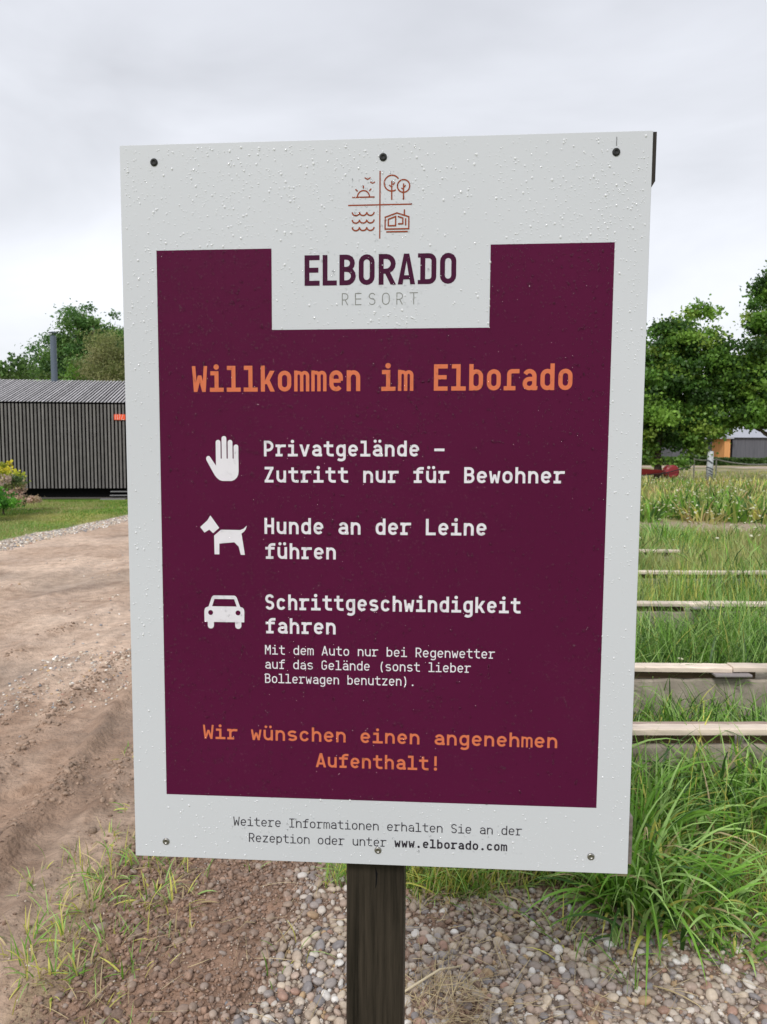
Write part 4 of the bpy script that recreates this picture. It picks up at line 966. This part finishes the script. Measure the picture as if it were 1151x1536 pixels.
def glyph(ch, a, c, xh, t):
    """centre-line strokes for one character cell: list of (points, closed, width) or ('dot',x,y,r) or ('poly',pts)"""
    l = 0.11*a+t/2; r = 0.89*a-t/2; m = a/2; b = t/2; T = c-t/2; X = xh-t/2; rx = (r-l)/2
    ry = min(rx*1.05, (X-b)/2); dsc = -0.30*xh
    S = []
    def st(p, closed=False, w=t): S.append((p, closed, w))
    def dg(x0, y0, x1, y1, w=t):  # diagonal cut level at both ends; x = centre of the cut
        L_ = math.hypot(x1-x0, y1-y0); hw = w*L_/abs(y1-y0)/2
        S.append(('poly', [(x0-hw, y0), (x0+hw, y0), (x1+hw, y1), (x1-hw, y1)]))
    def bowl(y0=b, y1=X, x0=l, x1=r):
        q = min((x1-x0)/2, (y1-y0)/2); k = q*1.0
        xm = (x0+x1)/2
        st(arc(xm, y1-k, (x1-x0)/2, k, 0, 180)+arc(xm, y0+k, (x1-x0)/2, k, 180, 360), True)
    def hstem(x, y0, y1): st([(x, y0), (x, y1)])
    def bar(x0, x1, y, w=t): st([(x0, y), (x1, y)], False, w)
    tw = t*0.9
    if ch == 'ɾ':
        sx = 0.36*a; st([(sx, 0), (sx, X-t*0.7)]+arc(sx+t*0.7, X-t*0.7, t*0.7, t*0.7, 180, 90, 5)+[(0.93*a, X)]); bar(0.06*a, 0.72*a, b)
    elif ch in 'aä':
        st(arc(m, X-ry, rx, ry, 155, 0)+[(r, X-ry), (r, 0)])
        y1 = xh*0.60-t*0.35; q = (y1-b)/2
        st([(r, y1), (m, y1)]+arc(m*0.98, b+q, rx*0.95, q, 90, 270)+[(m, b)]+arc(m, b+q*1.1, rx, q*1.1, 270, 340, 5))
        st([(r, b+0.02*xh), (r+t*0.75, b)], False, t*0.9)
    elif ch == 'o': bowl()
    elif ch == 'b': hstem(l, 0, c); bowl()
    elif ch == 'd': hstem(r, 0, c); bowl()
    elif ch == 'p': hstem(l, dsc, xh); bowl()
    elif ch == 'g': bowl(); st([(r, xh), (r, dsc+ry*0.6)]+arc(m, dsc+ry*0.6, rx, ry*0.6, 0, -150, 9))
    elif ch == 'c': st(arc(m, X-ry, rx, ry, 25, 180)+arc(m, b+ry, rx, ry, 180, 335))
    elif ch == 'e':
        ym = xh*0.50; st([(l, ym), (r, ym)], False, tw)
        st([(r, ym), (r, X-ry)]+arc(m, X-ry, rx, ry, 0, 180)+arc(m, b+ry, rx, ry, 180, 325))
    elif ch in 'nh':
        hstem(l, 0, xh if ch == 'n' else c); st([(l, X-ry*1.1)]+arc(m, X-ry, rx, ry, 160, 0)+[(r, 0)])
    elif ch in 'uü':
        hstem(r, 0, xh); st([(l, xh), (l, b+ry)]+arc(m, b+ry, rx, ry, 180, 340))
    elif ch == 'm':
        w = t*0.82; l2 = 0.06*a+w/2; r2 = 0.94*a-w/2; hx = (m-l2)/2; yy = min(hx*1.1, (X-b)/2)
        st([(l2, 0), (l2, xh)], False, w); st([(l2, X-yy)]+arc(l2+hx, X-yy, hx, yy, 160, 0)+[(m, 0)], False, w); st([(m, X-yy)]+arc(m+hx, X-yy, hx, yy, 160, 0)+[(r2, 0)], False, w)
    elif ch == 'r':
        sx = 0.34*a; hstem(sx, 0, xh); bar(0.08*a, sx, xh-t/2); bar(0.08*a, 0.66*a, b)
        q = (0.88*a-sx)*0.55; st([(sx, xh*0.55)]+arc(sx+q, X-q*0.9, q, q*0.9, 175, 90)+[(0.93*a, X)])
    elif ch == 'i':
        bar(0.14*a, m, xh-t/2); hstem(m, 0, xh); bar(0.10*a, 0.92*a, b); S.append(('dot', m-t*0.05, xh+(c-xh)*0.80, t*0.66))
    elif ch == 'l':
        bar(0.12*a, m, c-t/2); hstem(m, 0, c); bar(0.10*a, 0.92*a, b)
    elif ch == 't':
        sx = 0.42*a; q = rx*0.9; st([(sx, c*0.96), (sx, b+q*0.8)]+arc(sx+q, b+q*0.8, q, q*0.8, 180, 270)+[(0.90*a, b)]); bar(0.08*a, 0.86*a, xh-t/2)
    elif ch == 'f':
        sx = 0.44*a; q = rx*0.9; st([(sx, 0), (sx, T-q*0.8)]+arc(sx+q, T-q*0.8, q, q*0.8, 180, 90)+[(0.92*a, T)]); bar(0.10*a, 0.86*a, xh-t/2); bar(0.14*a, 0.76*a, b)
    elif ch == 'k':
        hstem(l, 0, c); dg(l+t*0.6, xh*0.36, r+t*0.05, xh); dg(r+t*0.1, 0, l+t*1.1, xh*0.56)
    elif ch == 's':
        q1 = (X-b)/4
        st(arc(m, X-q1, rx, q1, 25, 90)+arc(m, X-q1, rx*0.98, q1, 90, 270)[:-1]+arc(m, b+q1, rx, q1, 90, -90)+arc(m, b+q1, rx, q1, 270, 205))
    elif ch == 'v': dg(l*0.85, xh, m, 0); dg(r*1.03, xh, m, 0)
    elif ch == 'w':
        w = t*0.85; dg(0.06*a+w/2, xh, 0.29*a, 0, w); dg(0.5*a, xh*0.72, 0.29*a, 0, w); dg(0.5*a, xh*0.72, 0.71*a, 0, w); dg(0.94*a-w/2, xh, 0.71*a, 0, w)
    elif ch == 'W':
        w = t*0.85; dg(0.05*a+w/2, c, 0.25*a, 0, w); dg(0.5*a, c*0.64, 0.25*a, 0, w); dg(0.5*a, c*0.64, 0.75*a, 0, w); dg(0.95*a-w/2, c, 0.75*a, 0, w)
    elif ch == 'z': bar(l-t*.3, r+t*.4, X); bar(l-t*.3, r+t*.4, b); dg(l+t*.25, b, r-t*.1, X)
    elif ch == 'Z': bar(l-t*.3, r+t*.4, T); bar(l-t*.3, r+t*.4, b); dg(l+t*.25, b, r-t*.1, T)
    elif ch == 'A': dg(l*0.72, 0, m, c); dg(a-l*0.72, 0, m, c); bar(0.26*a, 0.74*a, c*0.27, tw)
    elif ch == 'B':
        hstem(l, 0, c); ymid = c*0.52; q1 = (T-ymid)/2; q2 = (ymid-b)/2
        st([(l, T)]+arc(r-q1*1.05, T-q1, q1, q1, 90, -90)+[(l, ymid)]); st([(l, ymid)]+arc(r-q2*0.9, b+q2, q2, q2, 90, -90)+[(l, b)])
    elif ch == 'P':
        hstem(l, 0, c); ymid = c*0.40; q1 = (T-ymid)/2; st([(l, T)]+arc(r-q1*0.95, T-q1, q1, q1, 90, -90)+[(l, ymid)])
    elif ch == 'R':
        hstem(l, 0, c); ymid = c*0.44; q1 = (T-ymid)/2; st([(l, T)]+arc(r-q1*0.95, T-q1, q1, q1, 90, -90)+[(l, ymid)]); dg(r+t*0.1, 0, m-t*0.05, ymid)
    elif ch == 'D': hstem(l, 0, c); st([(l, T)]+arc(m, T-rx, rx, rx, 90, 0)+arc(m, b+rx, rx, rx, 0, -90)+[(l, b)])
    elif ch == 'E': hstem(l, 0, c); bar(l, r+t*.5, T); bar(l, r+t*.25, c*0.51); bar(l, r+t*.5, b)
    elif ch == 'L': hstem(l, 0, c); bar(l, r+t*.5, b)
    elif ch == 'G': st(arc(m, T-rx, rx, rx, 20, 180)+arc(m, b+rx, rx, rx, 180, 360)+[(r, c*0.46), (m, c*0.46)])
    elif ch == 'H': hstem(l, 0, c); hstem(r, 0, c); bar(l, r, c*0.50)
    elif ch == 'I': hstem(m, 0, c); bar(0.14*a, 0.86*a, T); bar(0.14*a, 0.86*a, b)
    elif ch == 'M': hstem(l*0.9, 0, c); hstem(a-l*0.9, 0, c); dg(l*1.05, c, m, c*0.42); dg(a-l*1.05, c, m, c*0.42)
    elif ch == 'O': st(arc(m, T-rx, rx, rx, 0, 180)+arc(m, b+rx, rx, rx, 180, 360), True)
    elif ch == 'S':
        q1 = (T-b)/4; st(arc(m, T-q1, rx, q1, 20, 90)+arc(m, T-q1, rx, q1, 90, 270)[:-1]+arc(m, b+q1, rx, q1, 90, -90)+arc(m, b+q1, rx, q1, 270, 200))
    elif ch == 'T': hstem(m, 0, c); bar(l-t*.4, r+t*.4, T)
    elif ch == '(': st(arc(a*0.95, c*0.42, a*0.45, c*0.68, 125, 235))
    elif ch == ')': st(arc(a*0.05, c*0.42, a*0.45, c*0.68, 55, -55))
    elif ch == '.': S.append(('dot', m, t*0.72, t*0.78))
    elif ch == '!': hstem(m, c*0.32, c); S.append(('dot', m, t*0.68, t*0.72))
    elif ch == '–': bar(0.13*a, 0.95*a, c*0.42)
    if ch in 'äü':
        for dx in (-0.19, 0.19): S.append(('dot', m+dx*a, xh+(c-xh)*0.86, t*0.60))
    return S
def draw(ch_list, name, m_, off, label=None, parent=sign):
    """ch_list: (glyph strokes, u0, v0)"""
    V = []; F = []; k = 0
    for S, u0, v0 in ch_list:
        k = 0
        for s in S:
            o_ = off + k*1.2e-5; k += 1; n = len(V)
            if s[0] == 'dot':
                for i in range(14): V.append(S_(u0+s[1]+s[3]*math.cos(2*math.pi*i/14), v0+s[2]+s[3]*math.sin(2*math.pi*i/14), o_))
                F.append(tuple(range(n, n+14)))
            elif s[0] == 'poly':
                p = s[1]; ar = sum(p[i][0]*p[(i+1) % len(p)][1]-p[(i+1) % len(p)][0]*p[i][1] for i in range(len(p)))
                if ar < 0: p = p[::-1]
                V += [S_(u0+q[0], v0+q[1], o_) for q in p]; F.append(tuple(range(n, n+len(p))))
            else:
                A, B = ribbon(s[0], s[2], s[1])
                for x_, y_ in zip(A, B): V += [S_(u0+x_.x, v0+x_.y, o_), S_(u0+y_.x, v0+y_.y, o_)]
                m2 = len(A)
                for i in range(m2 if s[1] else m2-1):
                    j = (i+1) % m2; F.append((n+2*i, n+2*i+1, n+2*j+1, n+2*j))
    o = mk(name, V, F, m_, parent)
    if label: o['label'] = label
    return o
def line(text, u0, u1, v0, cap, xr, tr, m_, name, off=0.0005, label=None, splits=None):
    """monospaced line from u0 (ink left) to u1 (ink right)"""
    a = (u1-u0)/(len(text)-0.20); u = u0-0.10*a; out_ = []
    for i, ch in enumerate(text + ' '):
        if ch != ' ':
            tt = tr(i) if callable(tr) else tr
            out_.append((glyph(ch, a, cap, cap*xr, tt*cap), u+i*a, v0))
        elif out_:
            draw(out_, name, m_, off, label); out_ = []
WI, OI, DI = M['white_ink'], M['orange_ink'], M['dark_ink']
line('Willkommen im Elboɾado', 0.1148, 0.7281, 0.7990, 0.0418, 0.80, 0.160, OI, 'headline_word')
line('Privatgelände –', 0.2317, 0.5262, 0.6936, 0.0256, 0.76, 0.166, WI, 'notice_word')
line('Zutritt nur für Bewohner', 0.2317, 0.7190, 0.6508, 0.0258, 0.76, 0.166, WI, 'notice_word')
line('Hunde an der Leine', 0.2316, 0.5969, 0.5655, 0.0268, 0.76, 0.166, WI, 'notice_word')
line('führen', 0.2330, 0.3508, 0.5240, 0.0262, 0.76, 0.166, WI, 'notice_word')
line('Schrittgeschwindigkeit', 0.2320, 0.6542, 0.4382, 0.0262, 0.76, 0.166, WI, 'notice_word')
line('fahren', 0.2325, 0.3506, 0.3980, 0.0262, 0.76, 0.166, WI, 'notice_word')
line('Mit dem Auto nur bei Regenwetter', 0.2312, 0.6137, 0.3620, 0.0162, 0.74, 0.114, WI, 'small_word')
line('auf das Gelände (sonst lieber', 0.2312, 0.5746, 0.3375, 0.0162, 0.74, 0.114, WI, 'small_word')
line('Bollerwagen benutzen).', 0.2308, 0.4840, 0.3130, 0.0162, 0.74, 0.114, WI, 'small_word')
line('Wir wünschen einen angenehmen', 0.1240, 0.7190, 0.2133, 0.0245, 0.75, 0.158, OI, 'wish_word')
line('Aufenthalt!', 0.3178, 0.5265, 0.1690, 0.0245, 0.75, 0.158, OI, 'wish_word')
line('Weitere Informationen erhalten Sie an der', 0.1744, 0.6640, 0.0610, 0.0160, 0.74, 0.098, DI, 'info_word')
line('Rezeption oder unter www.elborado.com', 0.2006, 0.6400, 0.0328, 0.0160, 0.74, lambda i: 0.098 if i < 21 else 0.165, DI, 'info_word')
# ELBORADO / RESORT
ls = []
ex = [(0.3, 0.3243), (0.3292, 0.3521), (0.3563, 0.3815), (0.3873, 0.4127), (0.4192, 0.4457), (0.4496, 0.4774), (0.4819, 0.5108), (0.5166, 0.5422)]
cap, t_ = 0.0478, 0.0078; vb = 0.9668
for ch, (a0, a1) in zip('ELBORADO', ex):
    if ch == 'D': a0 += 0.0035
    w = a1-a0; a = w/0.78; u0 = a0-0.11*a; l = 0.11*a+t_/2; r = 0.89*a-t_/2; m = a/2
    if ch == 'D':
        rx = (r-l)/2*0.9; S = [([(l, 0), (l, cap)], False, t_), ([(l, cap-t_/2)]+arc(r-rx, cap-t_/2-rx, rx, rx, 90, 0, 7)+arc(r-rx, t_/2+rx, rx, rx, 0, -90, 7)+[(l, t_/2)], False, t_),
            ([(l-t_, cap-t_*0.42), (l, cap-t_*0.42)], False, t_*0.84), ([(l-t_, t_*0.42), (l, t_*0.42)], False, t_*0.84)]
    elif ch == 'O':
        rx = (r-l)/2; S = [(arc(m, cap-t_/2-rx, rx, rx, 0, 180)+arc(m, t_/2+rx, rx, rx, 180, 360), True, t_)]
    elif ch == 'A':
        S = [('poly', [(0.11*a, 0), (0.11*a+t_, 0), (m+t_*0.25, cap), (m-t_*0.55, cap)]), ('poly', [(0.89*a-t_, 0), (0.89*a, 0), (m+t_*0.55, cap), (m-t_*0.25, cap)]), ([(0.28*a, cap*0.23), (0.72*a, cap*0.23)], False, t_*0.85)]
    else: S = glyph(ch, a, cap, cap*0.7, t_)
    ls.append((S, u0, vb))
draw(ls, 'name_lettering', M['plum_ink'], 0.0003)
ls = []
for ch, (a0, a1) in zip('RESORT', [(0.3603, 0.3704), (0.3815, 0.3917), (0.4037, 0.4141), (0.4249, 0.4369), (0.4479, 0.4579), (0.4686, 0.4822)]):
    a = (a1-a0)/0.78; ls.append((glyph(ch, a, 0.0188, 0.013, 0.0012), a0-0.11*a, 0.9355))
draw(ls, 'resort_lettering', M['grey_ink'], 0.0003)
# emblem: sun and birds, trees, waves, house around a cross
lw_ = 0.00205
E_ = []
def es(p, closed=False, w=lw_): E_.append((p, closed, w))
es([(0.4206, 1.1425), (0.4206, 1.0385)]); es([(0.3700, 1.0906), (0.4712, 1.0906)])
es([(0.3962, 1.1327), (0.4009, 1.1298), (0.4058, 1.1326)], w=0.0018); es([(0.4052, 1.1260), (0.4070, 1.1246), (0.4089, 1.1240), (0.4108, 1.1246), (0.4125, 1.1260)], w=0.0018)
es([(0.3765, 1.1028), (0.4120, 1.1028)]); es(arc(0.3944, 1.1030, 0.0096, 0.0099, 0, 180, 17))
es([(0.3943, 1.1206), (0.3943, 1.1162)]); es([(0.3817, 1.1152), (0.3852, 1.1121)]); es([(0.4068, 1.1156), (0.4036, 1.1121)])
es(arc(0.4394, 1.1233, 0.0121, 0.0121, 33, 300, 30)); es([(0.4392, 1.1267), (0.4392, 1.0978)]); es([(0.4392, 1.1172), (0.4370, 1.1190), (0.4350, 1.1206)], w=.0018); es([(0.4392, 1.1192), (0.4416, 1.1212), (0.4440, 1.1243)], w=.0018)
es(arc(0.4578, 1.1186, 0.0097, 0.0097, 0, 360, 26)[:-1], True); es([(0.4578, 1.1224), (0.4578, 1.0976)]); es([(0.4578, 1.1128), (0.4545, 1.1157)], w=.0018); es([(0.4578, 1.1160), (0.4611, 1.1198)], w=.0018)
for v_ in (1.0794, 1.0678, 1.0562):
    p = []
    for k in range(3): p += arc(0.3824+k*0.01165, v_+0.0004, 0.0058, 0.0052, 180, 360, 9)
    for k in range(3): es(p[k*9:(k+1)*9])
es([(0.4290, 1.0530), (0.4290, 1.0712), (0.4476, 1.0775), (0.4665, 1.0714), (0.4665, 1.0530)], True); es([(0.4309, 1.0487), (0.4648, 1.0487)]); es([(0.4594, 1.0826), (0.4594, 1.0738)])
es([(0.4341, 1.0581), (0.4341, 1.0680), (0.4457, 1.0722), (0.4457, 1.0581)], True); es([(0.4490, 1.0722), (0.4570, 1.0696), (0.4570, 1.0607), (0.4494, 1.0607)]); es([(0.4615, 1.0690), (0.4615, 1.0581)])
draw([(E_, 0, 0)], 'emblem', M['rust_ink'], 0.0003)
# pictograms
fw_ = 0.0040
def capsule(x, y0, y1, r_):
    return [(x+r_*math.cos(R(q)), y1+r_*math.sin(R(q))) for q in range(0, 181, 15)] + [(x-r_, y0), (x+r_, y0)]
hand = [[(0.1514, 0.690), (0.1893, 0.690), (0.1893, 0.6690), (0.1886, 0.6635), (0.186, 0.6584), (0.1821, 0.655), (0.1774, 0.6531), (0.1618, 0.6531), (0.1571, 0.6546), (0.1525, 0.6584), (0.1494, 0.6622), (0.1449, 0.6700), (0.1352, 0.6880), (0.1350, 0.6905), (0.1360, 0.6930), (0.1383, 0.6944), (0.1406, 0.6940), (0.1425, 0.6915), (0.1514, 0.6782)]]
for x_, y_ in ((0.1554, 0.7167), (0.1653, 0.7230), (0.1754, 0.7167), (0.1853, 0.7091)): hand.append(capsule(x_, 0.6895, y_, fw_))
inkpoly(hand, 'hand_pictogram', WI, 0.0005)
inkpoly([[(0.1408, 0.5957), (0.1555, 0.5750), (0.1451, 0.5661), (0.1387, 0.5720), (0.1305, 0.5670), (0.1233, 0.5762), (0.1358, 0.5876)],
         [(0.1585, 0.5720), (0.191, 0.5717), (0.1968, 0.5740), (0.2022, 0.5792), (0.2001, 0.5728), (0.1972, 0.5688), (0.193, 0.5658), (0.1985, 0.5302), (0.1914, 0.5302), (0.1882, 0.5438), (0.1808, 0.5512), (0.1555, 0.5487), (0.1552, 0.5307), (0.1471, 0.5307), (0.1467, 0.5620)]], 'dog_pictogram', WI, 0.0005)
car = [[(0.1283, 0.4160), (0.1284, 0.4350), (0.1292, 0.4385), (0.1312, 0.4408), (0.1354, 0.4422), (0.1895, 0.4422), (0.1937, 0.4408), (0.1957, 0.4385), (0.1965, 0.4350), (0.1963, 0.4160)],
       [(0.1354, 0.4415), (0.1408, 0.4568), (0.1422, 0.4595), (0.1448, 0.4612), (0.1800, 0.4612), (0.1826, 0.4597), (0.1841, 0.4572), (0.1897, 0.4415)]]
for x_ in (0.1391, 0.1860): car.append([(x_+0.0053, 0.42), (x_-0.0053, 0.42)][::-1] + [(x_+0.0053*math.cos(R(q)), 0.4100+0.0053*math.sin(R(q))) for q in range(360, 179, -15)])
inkpoly(car, 'car_pictogram', WI, 0.0005)
cut = [[(0.1417, 0.4428), (0.1459, 0.4552), (0.1793, 0.4552), (0.1836, 0.4428)]]
for x_ in (0.1391, 0.1858): cut.append([(x_+0.0042*math.cos(R(q)), 0.4320+0.0042*math.sin(R(q))) for q in range(0, 360, 20)])
inkpoly(cut, 'car_pictogram_gaps', M['purple'], 0.00068)
# screws
for (u, v) in ((0.0565, 1.1645), (0.4253, 1.1632), (0.7851, 1.1615), (0.0548, 0.0282), (0.4230, 0.0262), (0.7790, 0.0288)):
    top = v > 0.5
    def ringp(r_, off, n=20): return [S_(u+r_*math.cos(2*math.pi*i/n), v+r_*math.sin(2*math.pi*i/n), off) for i in range(n)]
    prof = [(0.0060, 0.0001), (0.0060, 0.0012), (0.0050, 0.0022), (0.0038, 0.0026), (0.0030, 0.0026), (0.0024, 0.0014), (0.0005, 0.0013)]
    V = []; F = []
    for r_, o_ in prof: V += ringp(r_, o_)
    for i in range(len(prof)-1):
        for j in range(20): F.append((i*20+j, i*20+(j+1) % 20, (i+1)*20+(j+1) % 20, (i+1)*20+j))
    F.append(tuple((len(prof)-1)*20+j for j in range(20)))
    if top:
        mk('screw', V, F, M['black_rubber'], sign, smooth=True)
    else: mk('screw', V, F, M['steel'], sign, smooth=True)
# hairline scratches above the screws of the upper row
for (u, v, l_) in ((0.7853, 1.1710, 0.013),):
    b = MB(); b.box(u-0.0003, u+0.0003, -0.0009, -0.0002, v, v+l_, fr=fs); b.build('drip_streak', M['black_rubber'], sign)
# battens and post behind the sheet
b = MB()
x0, x1 = 0.004, BW+0.0065
def chamfer_batten(z0, z1, cut_):
    pts = [(x0, z0), (x1-0.006 if cut_ else x1, z0), (x1, z0+(0.010 if cut_ else 0)), (x1, z1), (x0, z1)]
    V = [S_(p[0], p[1], -0.0035) for p in pts] + [S_(p[0], p[1], -0.0275) for p in pts]; n = 5
    return V, [tuple(range(n)), tuple(range(2*n-1, n-1, -1))] + [(i, i+n, (i+1) % n+n, (i+1) % n) for i in range(n)]
V, F = chamfer_batten(1.108, 1.1915, True); mk('batten', V, F, M['post'], sign)
V, F = chamfer_batten(0.016, 0.097, False); mk('batten', V, F, M['batten'], sign)
pw0, pw1 = 0.3660, 0.4665
b = MB(); b.bbox(pw0, pw1, 0.028, 0.128, -0.84186+height(0.0, 1.3)-0.25, 1.18, 0.0025, fr=fs)
post = b.build('post', M['post'], sign)
# dark drying crack in the post
b = MB(); V = [S_(0.4165, -0.020, -0.0277), S_(0.4205, -0.032, -0.0277), S_(0.4190, -0.052, -0.0277), S_(0.4165, -0.060, -0.0277), S_(0.4175, -0.040, -0.0277)]
mk('crack', V, [(0, 4, 3, 2, 1)], M['cabin_dark'], post)
# raindrops on the sheet
n = 42000
g = np.random.default_rng(77)
U = g.uniform(0.006, BW-0.006, n); Vv = g.uniform(0.006, BH-0.006, n)
inside = (U > 0.058) & (U < 0.786) & (Vv > 0.113) & (Vv < 1.026) & ~((U > 0.246) & (U < 0.596) & (Vv > 0.898))
dens = 0.35 + 0.65*sst(0.35, 0.62, fbm(U*9, Vv*9, 120, 4)); dens *= (0.40+0.60*Vv/BH)*np.where(inside, 1.5, 0.75)
k_ = g.uniform(size=n) < dens; U, Vv, inside = U[k_], Vv[k_], inside[k_]; n = len(U)
Rd = np.clip(g.lognormal(math.log(0.00058), 0.50, n)*np.where(inside, 1.12, 0.95), 0.0003, 0.0019)
nr_ = 9; V = np.zeros((n, 2*nr_+1, 3))
asp = g.uniform(0.95, 1.35, n)
Bn = -bn
def surf(U_, V_, O_):
    uu = U_+0.0018*(V_-0.6); vv = V_+0.004*(U_-0.42)
    return bc[None] + bd_[None]*(uu-BW/2)[:, None] + np.array([0, 0, 1])[None]*vv[:, None] + Bn[None]*O_[:, None]
wob = g.uniform(0.85, 1.15, (n, nr_))
for k in range(nr_):
    a = 2*math.pi*k/nr_
    V[:, k] = surf(U+Rd*wob[:, k]*math.cos(a), Vv+Rd*asp*wob[:, k]*math.sin(a), np.full(n, 0.00075))
    V[:, nr_+k] = surf(U+0.68*Rd*wob[:, k]*math.cos(a), Vv-0.10*Rd+0.66*Rd*asp*wob[:, k]*math.sin(a), 0.00075+0.42*Rd)
V[:, 2*nr_] = surf(U, Vv-0.14*Rd, 0.00075+0.58*Rd)
f = []
for k in range(nr_):
    j = (k+1) % nr_; f += [(k, j, nr_+j), (k, nr_+j, nr_+k), (nr_+k, nr_+j, 2*nr_)]
ins = ((U > 0.058) & (U < 0.786) & (Vv > 0.113) & (Vv < 1.026) & ~((U > 0.246) & (U < 0.596) & (Vv > 0.898)))
ink = ((U > 0.29) & (U < 0.55) & (Vv > 0.96) & (Vv < 1.02)) | ((U > 0.368) & (U < 0.474) & (Vv > 1.035) & (Vv < 1.145)) | ((U > 0.17) & (U < 0.67) & (Vv > 0.027) & (Vv < 0.08)) | ((U > 0.35) & (U < 0.49) & (Vv > 0.93) & (Vv < 0.957))
ins = ins | (ink & (g.uniform(size=len(U)) < 0.85))
for sel, nm, mt in ((ins, 'raindrops', M['drop']), (~ins, 'raindrops', M['drop_pale'])):
    Vs = V[sel]; F = np.array(f)[None]+(np.arange(len(Vs))*(2*nr_+1))[:, None, None]
    mk(nm, Vs.reshape(-1, 3), F.reshape(-1, 3), mt, sign, smooth=True, kind='stuff')
